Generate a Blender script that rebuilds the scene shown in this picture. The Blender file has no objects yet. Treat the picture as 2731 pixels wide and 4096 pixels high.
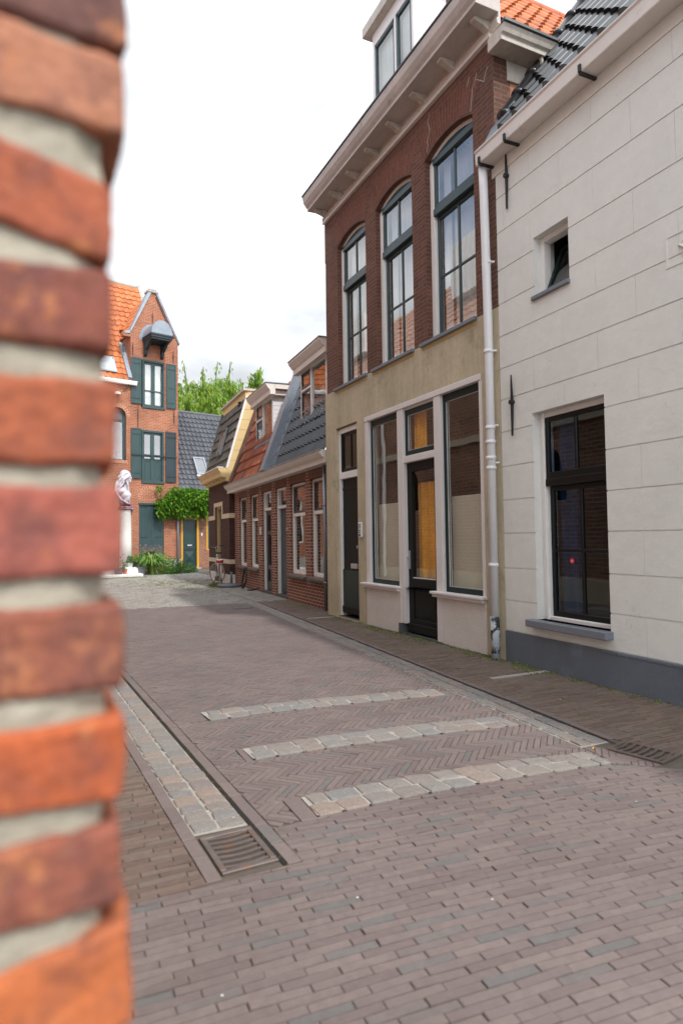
import bpy, math, random
import numpy as np
from mathutils import Vector, Matrix, noise
rnd = random.Random(7)
PI = math.pi; R = math.radians
S = bpy.context.scene; COL = S.collection

# ------------------------------------------------------------------ camera
FPX, W0, H0 = 2550.0, 2731.0, 4096.0
EYE = 1.45
tilt = math.atan(101/FPX); roll = math.atan(.014); yaw = math.atan((W0/2-170)/FPX)
fwd = Vector((math.sin(yaw)*math.cos(tilt), math.cos(yaw)*math.cos(tilt), math.sin(tilt)))
rt = Vector((math.cos(yaw), -math.sin(yaw), 0)); up = rt.cross(fwd)
r2 = rt*math.cos(roll)-up*math.sin(roll); u2 = up*math.cos(roll)+rt*math.sin(roll)
cd = bpy.data.cameras.new('camera'); cam = bpy.data.objects.new('camera', cd); COL.objects.link(cam)
M = Matrix((r2, u2, -fwd)).transposed().to_4x4(); M.translation = (0, 0, EYE)
cam.matrix_world = M
cd.sensor_fit = 'VERTICAL'; cd.sensor_height = 36; cd.lens = FPX/H0*36
cd.clip_start = .05; cd.clip_end = 600
cd.dof.use_dof = True; cd.dof.focus_distance = 8.5; cd.dof.aperture_fstop = 2.0
S.camera = cam

# ------------------------------------------------------------------ world, sun, exposure
SUN_EL, SUN_AZ = 50.0, 168.0      # azimuth clockwise from +Y
w = bpy.data.worlds.new('World'); S.world = w; w.use_nodes = True
nt = w.node_tree; nt.nodes.clear(); N = nt.nodes.new; L = nt.links.new
sky = N('ShaderNodeTexSky'); sky.sky_type = 'NISHITA'; sky.sun_disc = False
sky.sun_elevation = R(SUN_EL); sky.sun_rotation = R(SUN_AZ)
tc = N('ShaderNodeTexCoord'); mp = N('ShaderNodeMapping'); mp.inputs['Scale'].default_value = (1, 1, 2.2)
no = N('ShaderNodeTexNoise'); no.inputs['Scale'].default_value = 1.5; no.inputs['Detail'].default_value = 7; no.inputs['Roughness'].default_value = .55
L(tc.outputs['Generated'], mp.inputs[0]); L(mp.outputs[0], no.inputs['Vector'])
# clouds open towards the west (-X), where the upper windows mirror blue sky
dt = N('ShaderNodeVectorMath'); dt.operation = 'DOT_PRODUCT'; dt.inputs[1].default_value = (-.78, .45, .43)
L(tc.outputs['Generated'], dt.inputs[0])
mr = N('ShaderNodeMapRange'); mr.inputs['From Min'].default_value = .62; mr.inputs['From Max'].default_value = 1.0
mr.inputs['To Min'].default_value = .42; mr.inputs['To Max'].default_value = -.08; L(dt.outputs['Value'], mr.inputs['Value'])
ad = N('ShaderNodeMath'); ad.operation = 'ADD'; L(no.outputs['Fac'], ad.inputs[0]); L(mr.outputs[0], ad.inputs[1])
cr = N('ShaderNodeValToRGB'); cr.color_ramp.elements[0].position = .44; cr.color_ramp.elements[1].position = .62; cr.color_ramp.elements[0].color = (.05, .05, .05, 1)
L(ad.outputs[0], cr.inputs[0])
n2 = N('ShaderNodeTexNoise'); n2.inputs['Scale'].default_value = 2.6; n2.inputs['Detail'].default_value = 5; L(mp.outputs[0], n2.inputs['Vector'])
c2 = N('ShaderNodeValToRGB'); c2.color_ramp.elements[0].position = .36; c2.color_ramp.elements[1].position = .70
c2.color_ramp.elements[0].color = (3.7, 3.9, 4.15, 1); c2.color_ramp.elements[1].color = (9.0, 9.25, 9.6, 1)
L(n2.outputs['Fac'], c2.inputs[0])
mx = N('ShaderNodeMixRGB'); L(cr.outputs[0], mx.inputs[0]); L(sky.outputs[0], mx.inputs[1]); L(c2.outputs[0], mx.inputs[2])
d2 = N('ShaderNodeVectorMath'); d2.operation = 'DOT_PRODUCT'; L(tc.outputs['Generated'], d2.inputs[0])
d2.inputs[1].default_value = (math.sin(R(SUN_AZ))*math.cos(R(SUN_EL)), math.cos(R(SUN_AZ))*math.cos(R(SUN_EL)), math.sin(R(SUN_EL)))
m2 = N('ShaderNodeMapRange'); m2.inputs['From Min'].default_value = -.5; m2.inputs['From Max'].default_value = 1.0
m2.inputs['To Min'].default_value = .62; m2.inputs['To Max'].default_value = 1.75; L(d2.outputs['Value'], m2.inputs['Value'])
sc = N('ShaderNodeVectorMath'); sc.operation = 'SCALE'; L(c2.outputs[0], sc.inputs[0]); L(m2.outputs[0], sc.inputs['Scale'])
L(sc.outputs[0], mx.inputs[2])
bg = N('ShaderNodeBackground'); bg.inputs['Strength'].default_value = .142; L(mx.outputs[0], bg.inputs[0])
ow = N('ShaderNodeOutputWorld'); L(bg.outputs[0], ow.inputs[0])
sl = bpy.data.lights.new('sun', 'SUN'); sl.energy = 2.1; sl.angle = R(2.0); sl.color = (1, .955, .89)
so = bpy.data.objects.new('sun', sl); COL.objects.link(so)
sdir = Vector((math.sin(R(SUN_AZ))*math.cos(R(SUN_EL)), math.cos(R(SUN_AZ))*math.cos(R(SUN_EL)), math.sin(R(SUN_EL))))
so.rotation_euler = sdir.to_track_quat('Z', 'Y').to_euler()
S.view_settings.view_transform = 'Standard'; S.view_settings.look = 'None'
S.view_settings.exposure = .68; S.view_settings.gamma = 1
S.cycles.max_bounces = 8; S.cycles.transparent_max_bounces = 16; S.cycles.use_denoising = True

# ------------------------------------------------------------------ materials
def newmat(name):
    m = bpy.data.materials.new(name); m.use_nodes = True; t = m.node_tree; t.nodes.clear()
    o = t.nodes.new('ShaderNodeOutputMaterial'); b = t.nodes.new('ShaderNodeBsdfPrincipled'); t.links.new(b.outputs[0], o.inputs[0])
    return m, t, b
def nd(t, typ, **kw):
    n = t.nodes.new(typ)
    for k, v in kw.items():
        if k in n.inputs.keys(): n.inputs[k].default_value = v
        else: setattr(n, k, v)
    return n
def rgba(c, k=1): return (c[0]*k, c[1]*k, c[2]*k, 1)
def vary(t, colsock, vec, scale, amt, detail=5):
    """multiply a colour by a soft noise round 1"""
    n = nd(t, 'ShaderNodeTexNoise', Scale=scale, Detail=detail, Roughness=.6); t.links.new(vec, n.inputs['Vector'])
    r = nd(t, 'ShaderNodeMapRange'); r.inputs['From Min'].default_value = .25; r.inputs['From Max'].default_value = .75
    r.inputs['To Min'].default_value = 1-amt; r.inputs['To Max'].default_value = 1+amt; t.links.new(n.outputs['Fac'], r.inputs['Value'])
    m = nd(t, 'ShaderNodeVectorMath', operation='SCALE'); t.links.new(colsock, m.inputs[0]); t.links.new(r.outputs[0], m.inputs['Scale'])
    return m.outputs[0]
def bump(t, b, h, strength, dist):
    n = nd(t, 'ShaderNodeBump', Strength=strength, Distance=dist); t.links.new(h, n.inputs['Height']); t.links.new(n.outputs[0], b.inputs['Normal'])
def plain(name, c, rough=.6, var=.12, vs=2.5, bs=60, bd=.002, metal=0, spots=None, streak=0, spec=.5):
    m, t, b = newmat(name); co = nd(t, 'ShaderNodeTexCoord').outputs['Object']
    rgb = nd(t, 'ShaderNodeRGB'); rgb.outputs[0].default_value = rgba(c)
    s = vary(t, rgb.outputs[0], co, vs, var); s = vary(t, s, co, vs*9, var*.5)
    if streak:
        mp = nd(t, 'ShaderNodeMapping'); mp.inputs['Scale'].default_value = (6, 6, .5); t.links.new(co, mp.inputs[0])
        s = vary(t, s, mp.outputs[0], 2, streak, 6)
    if spots:
        col, lo, hi, sc = spots
        n = nd(t, 'ShaderNodeTexNoise', Scale=sc, Detail=8, Roughness=.7); t.links.new(co, n.inputs['Vector'])
        r = nd(t, 'ShaderNodeValToRGB'); r.color_ramp.elements[0].position = lo; r.color_ramp.elements[1].position = hi; t.links.new(n.outputs['Fac'], r.inputs[0])
        x = nd(t, 'ShaderNodeMixRGB'); x.inputs[2].default_value = rgba(col); t.links.new(r.outputs[0], x.inputs[0]); t.links.new(s, x.inputs[1]); s = x.outputs[0]
    t.links.new(s, b.inputs['Base Color']); b.inputs['Roughness'].default_value = rough; b.inputs['Metallic'].default_value = metal
    b.inputs['Specular IOR Level'].default_value = spec
    if bd:
        n = nd(t, 'ShaderNodeTexNoise', Scale=bs, Detail=4); t.links.new(co, n.inputs['Vector']); bump(t, b, n.outputs['Fac'], .5, bd)
    return m
def brick(name, c1, c2, c3, mortar, bw=.215, bh=.0625, ms=.009, rot=False, dark=.35, stain=.2, off=.5):
    """brickwork in metres on the UV map; c3 = colour of the odd dark/light bricks"""
    m, t, b = newmat(name); uv = nd(t, 'ShaderNodeUVMap').outputs[0]
    mp = nd(t, 'ShaderNodeMapping'); t.links.new(uv, mp.inputs[0])
    if rot: mp.inputs['Rotation'].default_value = (0, 0, PI/2)
    # slight unevenness of the courses
    nz = nd(t, 'ShaderNodeTexNoise', Scale=7, Detail=2); t.links.new(uv, nz.inputs['Vector'])
    va = nd(t, 'ShaderNodeVectorMath', operation='MULTIPLY_ADD'); va.inputs[1].default_value = (.012, .012, 0)
    t.links.new(nz.outputs['Color'], va.inputs[0]); t.links.new(mp.outputs[0], va.inputs[2])
    bt = nd(t, 'ShaderNodeTexBrick', Scale=1.0); bt.offset = off
    for k, v in (('Mortar Size', ms), ('Mortar Smooth', .25), ('Brick Width', bw), ('Row Height', bh), ('Bias', 0.0)): bt.inputs[k].default_value = v
    t.links.new(va.outputs[0], bt.inputs['Vector'])
    bt.inputs['Color1'].default_value = rgba(c1); bt.inputs['Color2'].default_value = rgba(c2); bt.inputs['Mortar'].default_value = rgba(mortar)
    # second brick lookup picks the odd bricks
    b2 = nd(t, 'ShaderNodeTexBrick', Scale=1.0); b2.offset = off
    for k, v in (('Mortar Size', 0.0), ('Brick Width', bw), ('Row Height', bh), ('Bias', -.2)): b2.inputs[k].default_value = v
    b2.inputs['Color1'].default_value = (0, 0, 0, 1); b2.inputs['Color2'].default_value = (1, 1, 1, 1)
    m3 = nd(t, 'ShaderNodeVectorMath', operation='ADD'); m3.inputs[1].default_value = (bw*40, bh*62, 0); t.links.new(va.outputs[0], m3.inputs[0]); t.links.new(m3.outputs[0], b2.inputs['Vector'])
    r = nd(t, 'ShaderNodeMapRange'); r.inputs['From Min'].default_value = .55; r.inputs['From Max'].default_value = .95; r.inputs['To Max'].default_value = dark*2; t.links.new(b2.outputs['Color'], r.inputs['Value'])
    inv = nd(t, 'ShaderNodeMath', operation='SUBTRACT'); inv.inputs[0].default_value = 1; t.links.new(bt.outputs['Fac'], inv.inputs[1])
    ml = nd(t, 'ShaderNodeMath', operation='MULTIPLY', use_clamp=True); t.links.new(r.outputs[0], ml.inputs[0]); t.links.new(inv.outputs[0], ml.inputs[1])
    x = nd(t, 'ShaderNodeMixRGB'); x.inputs[2].default_value = rgba(c3); t.links.new(ml.outputs[0], x.inputs[0]); t.links.new(bt.outputs['Color'], x.inputs[1])
    s = vary(t, x.outputs[0], uv, .8, stain); s = vary(t, s, uv, 28, .22)
    t.links.new(s, b.inputs['Base Color']); b.inputs['Roughness'].default_value = .85
    n = nd(t, 'ShaderNodeTexNoise', Scale=70, Detail=4); t.links.new(uv, n.inputs['Vector'])
    h = nd(t, 'ShaderNodeMath', operation='MULTIPLY_ADD'); h.inputs[1].default_value = .35; t.links.new(n.outputs['Fac'], h.inputs[0]); t.links.new(inv.outputs[0], h.inputs[2])
    bump(t, b, h.outputs[0], .7, .008)
    return m
def tiled(name, cols, rough=.5, spec=.5, var=.2):
    """roof tiles: UV runs in whole tiles; one colour per tile"""
    m, t, b = newmat(name); uv = nd(t, 'ShaderNodeUVMap').outputs[0]
    fl = nd(t, 'ShaderNodeVectorMath', operation='FLOOR'); t.links.new(uv, fl.inputs[0])
    wn = nd(t, 'ShaderNodeTexWhiteNoise'); wn.noise_dimensions = '2D'; t.links.new(fl.outputs[0], wn.inputs['Vector'])
    r = nd(t, 'ShaderNodeValToRGB'); r.color_ramp.interpolation = 'LINEAR'
    e = r.color_ramp.elements; e[0].color = rgba(cols[0]); e[1].color = rgba(cols[-1])
    for i, c in enumerate(cols[1:-1]): k = e.new((i+1)/(len(cols)-1)); k.color = rgba(c)
    t.links.new(wn.outputs['Value'], r.inputs[0])
    s = vary(t, r.outputs[0], uv, 1.7, var); s = vary(t, s, uv, .3, var*.6)
    t.links.new(s, b.inputs['Base Color']); b.inputs['Roughness'].default_value = rough; b.inputs['Specular IOR Level'].default_value = spec
    n = nd(t, 'ShaderNodeTexNoise', Scale=20, Detail=4); t.links.new(uv, n.inputs['Vector']); bump(t, b, n.outputs['Fac'], .3, .003)
    return m
def island(name, cols, rough=.8, var=.12, vs=30, bs=160, bd=.001, spec=.4, trans=0, stops=None, big=0, speck=None):
    """one random colour for every loose piece (paver, sett, leaf)"""
    m, t, b = newmat(name); g = nd(t, 'ShaderNodeNewGeometry'); co = nd(t, 'ShaderNodeTexCoord').outputs['Object']
    r = nd(t, 'ShaderNodeValToRGB'); e = r.color_ramp.elements; n = len(cols)
    stops = stops or [i/(n-1) for i in range(n)]
    e[0].color = rgba(cols[0]); e[0].position = stops[0]; e[1].color = rgba(cols[-1]); e[1].position = stops[-1]
    for i in range(1, n-1): k = e.new(stops[i]); k.color = rgba(cols[i])
    t.links.new(g.outputs['Random Per Island'], r.inputs[0]); s = r.outputs[0]
    if var: s = vary(t, s, co, vs, var)
    if big: s = vary(t, s, co, 1.1, big, 6)
    if speck:
        v = nd(t, 'ShaderNodeTexNoise', Scale=speck[0], Detail=2); t.links.new(co, v.inputs['Vector'])
        q = nd(t, 'ShaderNodeValToRGB'); q.color_ramp.elements[0].position = speck[1]; q.color_ramp.elements[1].position = speck[1]+.08; t.links.new(v.outputs['Fac'], q.inputs[0])
        x = nd(t, 'ShaderNodeMixRGB'); x.inputs[2].default_value = rgba(speck[2]); t.links.new(q.outputs[0], x.inputs[0]); t.links.new(s, x.inputs[1]); s = x.outputs[0]
    t.links.new(s, b.inputs['Base Color']); b.inputs['Roughness'].default_value = rough; b.inputs['Specular IOR Level'].default_value = spec
    if bd: n2 = nd(t, 'ShaderNodeTexNoise', Scale=bs, Detail=3); t.links.new(co, n2.inputs['Vector']); bump(t, b, n2.outputs['Fac'], .6, bd)
    if trans:
        tr = nd(t, 'ShaderNodeBsdfTranslucent'); t.links.new(s, tr.inputs[0]); a = nd(t, 'ShaderNodeMixShader'); a.inputs[0].default_value = trans
        o = [q for q in t.nodes if q.type == 'OUTPUT_MATERIAL'][0]
        t.links.new(b.outputs[0], a.inputs[1]); t.links.new(tr.outputs[0], a.inputs[2]); t.links.new(a.outputs[0], o.inputs[0])
    return m
def glassmat(name, tint=(.9, .93, .92), ior=2.0, wave=.0012, gl=(1, 1, 1)):
    m = bpy.data.materials.new(name); m.use_nodes = True; t = m.node_tree; t.nodes.clear()
    o = t.nodes.new('ShaderNodeOutputMaterial'); fr = nd(t, 'ShaderNodeFresnel', IOR=ior); ge = nd(t, 'ShaderNodeNewGeometry'); ri = nd(t, 'ShaderNodeMapRange')
    ri.inputs['To Min'].default_value = ior; ri.inputs['To Max'].default_value = 1/ior; t.links.new(ge.outputs['Backfacing'], ri.inputs['Value']); t.links.new(ri.outputs[0], fr.inputs['IOR'])
    tr = nd(t, 'ShaderNodeBsdfTransparent'); tr.inputs[0].default_value = rgba(tint)
    gs = nd(t, 'ShaderNodeBsdfGlossy', Roughness=.01); gs.inputs['Color'].default_value = rgba(gl)
    co = nd(t, 'ShaderNodeTexCoord').outputs['Object']; n = nd(t, 'ShaderNodeTexNoise', Scale=2.2, Detail=1); t.links.new(co, n.inputs['Vector'])
    bp = nd(t, 'ShaderNodeBump', Strength=1, Distance=wave); t.links.new(n.outputs['Fac'], bp.inputs['Height']); t.links.new(bp.outputs[0], gs.inputs['Normal'])
    a = nd(t, 'ShaderNodeMixShader'); t.links.new(fr.outputs[0], a.inputs[0]); t.links.new(tr.outputs[0], a.inputs[1]); t.links.new(gs.outputs[0], a.inputs[2]); t.links.new(a.outputs[0], o.inputs[0])
    return m
def ashlar(name):
    """painted render scored into big blocks: fine cracks, dirt, trowel unevenness"""
    m, t, b = newmat(name); co = nd(t, 'ShaderNodeTexCoord').outputs['Object']
    rgb = nd(t, 'ShaderNodeRGB'); rgb.outputs[0].default_value = rgba((.73, .735, .70))
    s = vary(t, rgb.outputs[0], co, .9, .06); s = vary(t, s, co, 7, .04); s = vary(t, s, co, 45, .03)
    v = nd(t, 'ShaderNodeTexNoise', Scale=1.6, Detail=6, Roughness=.55, Distortion=.8); t.links.new(co, v.inputs['Vector'])
    sb = nd(t, 'ShaderNodeMath', operation='SUBTRACT'); sb.inputs[1].default_value = .5; t.links.new(v.outputs['Fac'], sb.inputs[0])
    ab = nd(t, 'ShaderNodeMath', operation='ABSOLUTE'); t.links.new(sb.outputs[0], ab.inputs[0])
    q = nd(t, 'ShaderNodeMapRange'); q.inputs['From Max'].default_value = .0018; q.inputs['To Min'].default_value = 1.; q.inputs['To Max'].default_value = 0.; t.links.new(ab.outputs[0], q.inputs['Value'])
    n3 = nd(t, 'ShaderNodeTexNoise', Scale=1.3, Detail=2); t.links.new(co, n3.inputs['Vector'])
    q2 = nd(t, 'ShaderNodeMapRange'); q2.inputs['From Min'].default_value = .5; q2.inputs['From Max'].default_value = .62; q2.inputs['To Max'].default_value = .45; t.links.new(n3.outputs['Fac'], q2.inputs['Value'])
    ck = nd(t, 'ShaderNodeMath', operation='MULTIPLY'); t.links.new(q.outputs[0], ck.inputs[0]); t.links.new(q2.outputs[0], ck.inputs[1])
    x = nd(t, 'ShaderNodeMixRGB'); x.inputs[2].default_value = (.34, .32, .28, 1); t.links.new(ck.outputs[0], x.inputs[0]); t.links.new(s, x.inputs[1])
    t.links.new(x.outputs[0], b.inputs['Base Color']); b.inputs['Roughness'].default_value = .75
    n = nd(t, 'ShaderNodeTexNoise', Scale=6, Detail=9, Roughness=.62); t.links.new(co, n.inputs['Vector']); bump(t, b, n.outputs['Fac'], .8, .011)
    return m

MT = dict(
 brown_brick=brick('brown_brick', (.110, .042, .026), (.155, .062, .037), (.06, .026, .02), (.16, .11, .085), bh=.06, ms=.006, stain=.25),
 brown_arch=brick('brown_arch', (.14, .042, .024), (.18, .06, .034), (.08, .03, .02), (.16, .11, .085), bw=.24, bh=.06, ms=.006, rot=True),
 side_brick=brick('side_brick', (.33, .12, .06), (.40, .17, .09), (.16, .07, .05), (.30, .24, .19), bh=.06, ms=.006),
 red_brick=brick('red_brick', (.19, .052, .032), (.25, .078, .046), (.12, .04, .03), (.44, .36, .28), bh=.068, ms=.009),
 red_arch=brick('red_arch', (.15, .052, .034), (.20, .075, .046), (.10, .04, .03), (.20, .15, .11), bw=.21, bh=.066, ms=.008, rot=True),
 dark_brick=brick('dark_brick', (.052, .020, .018), (.085, .030, .024), (.16, .05, .035), (.04, .028, .025), bh=.062, ms=.006, dark=.25),
 orange_brick=brick('orange_brick', (.29, .076, .031), (.345, .112, .05), (.14, .05, .032), (.36, .26, .19), bw=.24, bh=.075, ms=.009, dark=.4, stain=.32),
 cottage_brick=brick('cottage_brick', (.20, .07, .04), (.27, .105, .06), (.12, .05, .035), (.26, .20, .155), bw=.24, bh=.07, ms=.008, dark=.35, stain=.3),  # own brown, darkened further for the vine's shade on this wall
 orange_arch=brick('orange_arch', (.40, .12, .055), (.46, .17, .085), (.3, .10, .06), (.44, .34, .25), bw=.25, bh=.075, ms=.01, rot=True),
 church_brick=brick('church_brick', (.30, .11, .06), (.42, .18, .10), (.13, .05, .035), (.46, .36, .28), bw=.26, bh=.088, ms=.014, stain=.35),
 shop_white=plain('shop_white', (.72, .69, .68), .5, .05, 2, 20, .003),
 shop_render=plain('shop_render', (.66, .62, .585), .85, .08, 2, 35, .012),
 ochre=plain('ochre_render', (.49, .425, .30), .9, .16, 1.6, 45, .006, spots=((.25, .20, .125), .55, .8, 2.2), streak=.12),
 ochre_pale=plain('pale_render_patch', (.52, .40, .20), .9, .12, 3, 45, .004),
 ashlar=ashlar('white_render'),
 plinth=plain('grey_plinth_paint', (.12, .143, .175), .55, .12, 1.2, 30, .008, spots=((.17, .21, .26), .58, .72, 1.8)),
 white=plain('white_paint', (.80, .79, .77), .45, .05, 2, 20, .001),
 gutterw=plain('gutter_paint', (.70, .66, .62), .5, .07, 1.5, 20, .002, spots=((.42, .33, .25), .62, .8, 5)),
 dirtyw=plain('weathered_white_wood', (.50, .46, .41), .7, .15, 2, 30, .004, spots=((.22, .19, .16), .55, .78, 4), streak=.18),
 cornice_u=plain('weathered_grey_wood', (.50, .455, .425), .75, .14, 2, 30, .004, spots=((.17, .14, .12), .6, .8, 3)),
 cream=plain('cream_paint', (.66, .50, .24), .5, .06, 2, 20, .001),
 creamstone=plain('cream_band', (.68, .58, .42), .6, .06, 2, 20, .001),
 yellow=plain('yellow_paint', (.55, .30, .018), .45, .08, 2, 20, .001),
 green=plain('dark_green_paint', (.009, .024, .024), .38, .1, 2, 20, .001, spec=.3),
 green_frame=plain('blue_green_frame', (.026, .052, .056), .35, .1, 2, 20, .001),
 blackgreen=plain('black_green_door', (.010, .012, .012), .5, .2, 2, 20, .001, spec=.2),
 shutter=plain('green_shutter', (.023, .055, .058), .5, .16, 2.5, 30, .002, spots=((.10, .17, .155), .66, .8, 6), streak=.1),
 shutter_dark=plain('dark_shutter', (.012, .028, .036), .5, .2, 2.5, 30, .002, spots=((.25, .24, .18), .68, .76, 7)),
 blackframe=plain('black_sash', (.007, .008, .009), .35, .1, 2, 20, .001, spec=.3),
 greyframe=plain('dark_grey_sash', (.05, .05, .052), .4, .1, 2, 20, .001),
 bluegrey=plain('blue_grey_door', (.03, .055, .072), .45, .1, 2, 20, .001),
 sill=plain('grey_sill', (.17, .19, .225), .5, .08, 2, 20, .002),
 stonesill=plain('slate_sill', (.085, .08, .075), .6, .2, 5, 40, .003),
 zinc=plain('zinc', (.28, .32, .36), .42, .14, 1.5, 30, .001, metal=.45),
 zinc_d=plain('dark_zinc', (.12, .13, .14), .5, .15, 1.5, 30, .001, metal=.4),
 lead=plain('lead_flashing', (.23, .265, .31), .5, .18, 2.5, 14, .006, metal=.3),
 plastic_w=plain('white_plastic', (.75, .76, .78), .35, .05, 2, 20, .0, spots=((.5, .47, .4), .68, .8, 8)),
 pipe_low=plain('peeling_black_paint', (.02, .022, .026), .6, .2, 6, 40, .004, spots=((.42, .47, .52), .47, .5, 7)),
 black_iron=plain('black_iron', (.012, .012, .014), .55, .2, 8, 60, .002),
 steel=plain('steel', (.55, .55, .56), .3, .1, 5, 60, 0, metal=.8),
 rust=plain('cast_iron', (.13, .105, .095), .5, .25, 8, 60, .002, metal=.35, spots=((.20, .085, .035), .52, .72, 14)),
 pit=plain('dark_pit', (.012, .011, .010), .9, .2, 8, 60, .0),
 concrete=plain('concrete', (.33, .31, .28), .85, .15, 4, 60, .003),
 pale_stone=plain('pale_stone', (.74, .73, .71), .8, .08, 3, 60, .004),
 sand=plain('joint_sand', (.10, .084, .068), .95, .25, 6, 90, .003, spots=((.095, .11, .045), .62, .72, 5)),
 mortar_floor=plain('sett_mortar', (.33, .31, .28), .95, .15, 14, 90, .004, spots=((.14, .13, .10), .6, .75, 9)),
 room=plain('room', (.10, .09, .08), .9, .2, 1, 10, 0),
 blind=plain('pale_blind', (.60, .56, .46), .8, .08, 1.2, 10, .001),
 amber=plain('amber_curtain', (.90, .40, .02), .8, .22, 2.5, 10, .004, streak=.3),
 curtain=plain('net_curtain', (.60, .61, .60), .9, .05, 2, 10, .002, streak=.1),
 white_board=plain('white_boarding', (.66, .67, .69), .45, .06, 2, 20, .001),
 tile_black=tiled('glazed_black_tile', [(.010, .011, .013), (.018, .019, .022), (.013, .014, .016)], .30, .45, .12),
 tile_dark=tiled('dark_tile', [(.028, .031, .037), (.048, .052, .060), (.036, .040, .046)], .36, .6, .2),
 tile_slate=tiled('blue_grey_tile', [(.055, .06, .072), (.085, .092, .108), (.068, .073, .085)], .42, .5, .2),
 tile_red=tiled('red_tile', [(.22, .055, .026), (.30, .085, .038), (.17, .05, .028), (.27, .10, .05)], .6, .3, .25),
 hall_tile=tiled('hall_tile', [(.36, .15, .09), (.44, .20, .12), (.30, .13, .08)], .7, .2, .2),
 tile_orange=tiled('orange_tile', [(.40, .115, .038), (.50, .165, .06), (.33, .10, .036)], .6, .3, .22),
 tile_old=tiled('mossy_flat_tile', [(.085, .078, .068), (.13, .12, .105), (.10, .095, .085)], .85, .2, .3),
 paver=island('clinker', [(.136, .105, .101), (.153, .120, .115), (.172, .136, .128), (.147, .117, .113), (.136, .123, .118), (.120, .115, .112)], .72, .12, 26, 200, .0010, stops=[0, .3, .62, .88, .93, 1], big=.14, speck=(300, .66, (.27, .23, .21))),
 paver_side=island('sidewalk_clinker', [(.115, .082, .068), (.145, .102, .085), (.165, .122, .10), (.13, .108, .09)], .85, .12, 26, 200, .0010, big=.14),
 paver_grey=island('old_grey_cobble', [(.20, .185, .168), (.25, .235, .215), (.285, .27, .25), (.23, .215, .195)], .85, .12, 20, 200, .001, big=.16, speck=(3.1, .72, (.16, .17, .09))),
 sett=island('granite_sett', [(.175, .15, .138), (.20, .175, .158), (.185, .18, .17), (.235, .18, .15), (.155, .16, .165), (.215, .195, .175)], .7, .14, 40, 260, .003, spec=.5, speck=(230, .60, (.42, .39, .35))),
 front_mortar=plain('old_mortar', (.33, .30, .24), .95, .25, 30, 330, .003, spec=.2, spots=((.17, .15, .12), .55, .7, 120)),
 leaf_tree=island('tree_leaf', [(.08, .18, .015), (.16, .31, .025), (.27, .42, .045), (.32, .34, .06)], .5, .1, 3, 0, 0, trans=.45),
 leaf_vine=island('vine_leaf', [(.03, .11, .012), (.12, .29, .025), (.26, .44, .05)], .45, .1, 3, 0, 0, trans=.4),
 leaf_plant=island('plant_leaf', [(.035, .10, .02), (.07, .19, .035), (.14, .28, .06)], .5, .1, 3, 0, 0, trans=.3),
 leaf_lime=island('strap_leaf', [(.10, .22, .03), (.20, .36, .06), (.28, .40, .10)], .45, .1, 3, 0, 0, trans=.3),
 leaf_dry=island('dry_sprig', [(.30, .20, .07), (.42, .22, .10), (.22, .22, .06)], .7, .1, 3, 0, 0, trans=.3),
 pinkflower=island('pink_flower', [(.42, .14, .30), (.5, .25, .38)], .7, 0, 3, 0, 0),
 bark=plain('bark', (.075, .06, .045), .9, .3, 6, 40, .01),
 weed=island('weed', [(.10, .17, .03), (.20, .27, .06), (.16, .22, .04)], .7, 0, 3, 0, 0, trans=.3),
 pot_black=plain('black_pot', (.015, .015, .016), .5), pot_grey=plain('grey_pot', (.13, .14, .16), .5), pot_terra=plain('terracotta', (.45, .13, .06), .8), pot_white=plain('white_pot', (.6, .6, .6), .5),
 rubber=plain('rubber', (.02, .02, .02), .7), tyre=plain('tan_tyre', (.24, .19, .14), .7), bikewhite=plain('bike_paint', (.62, .55, .50), .35), bikered=plain('bike_red', (.35, .03, .03), .4),
 red_dot=plain('red_sticker', (.6, .02, .03), .5, 0, bd=0),
 glass=glassmat('window_glass', ior=2.15), glass_old=glassmat('old_glass', ior=3.3, wave=.0012), glass_dim=glassmat('reeded_glass', (.25, .24, .20), 1.5, .004),
 glass_blue=glassmat('tinted_pane', (.45, .55, .65), 1.75, .001, (.9, .95, 1)),
)

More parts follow.
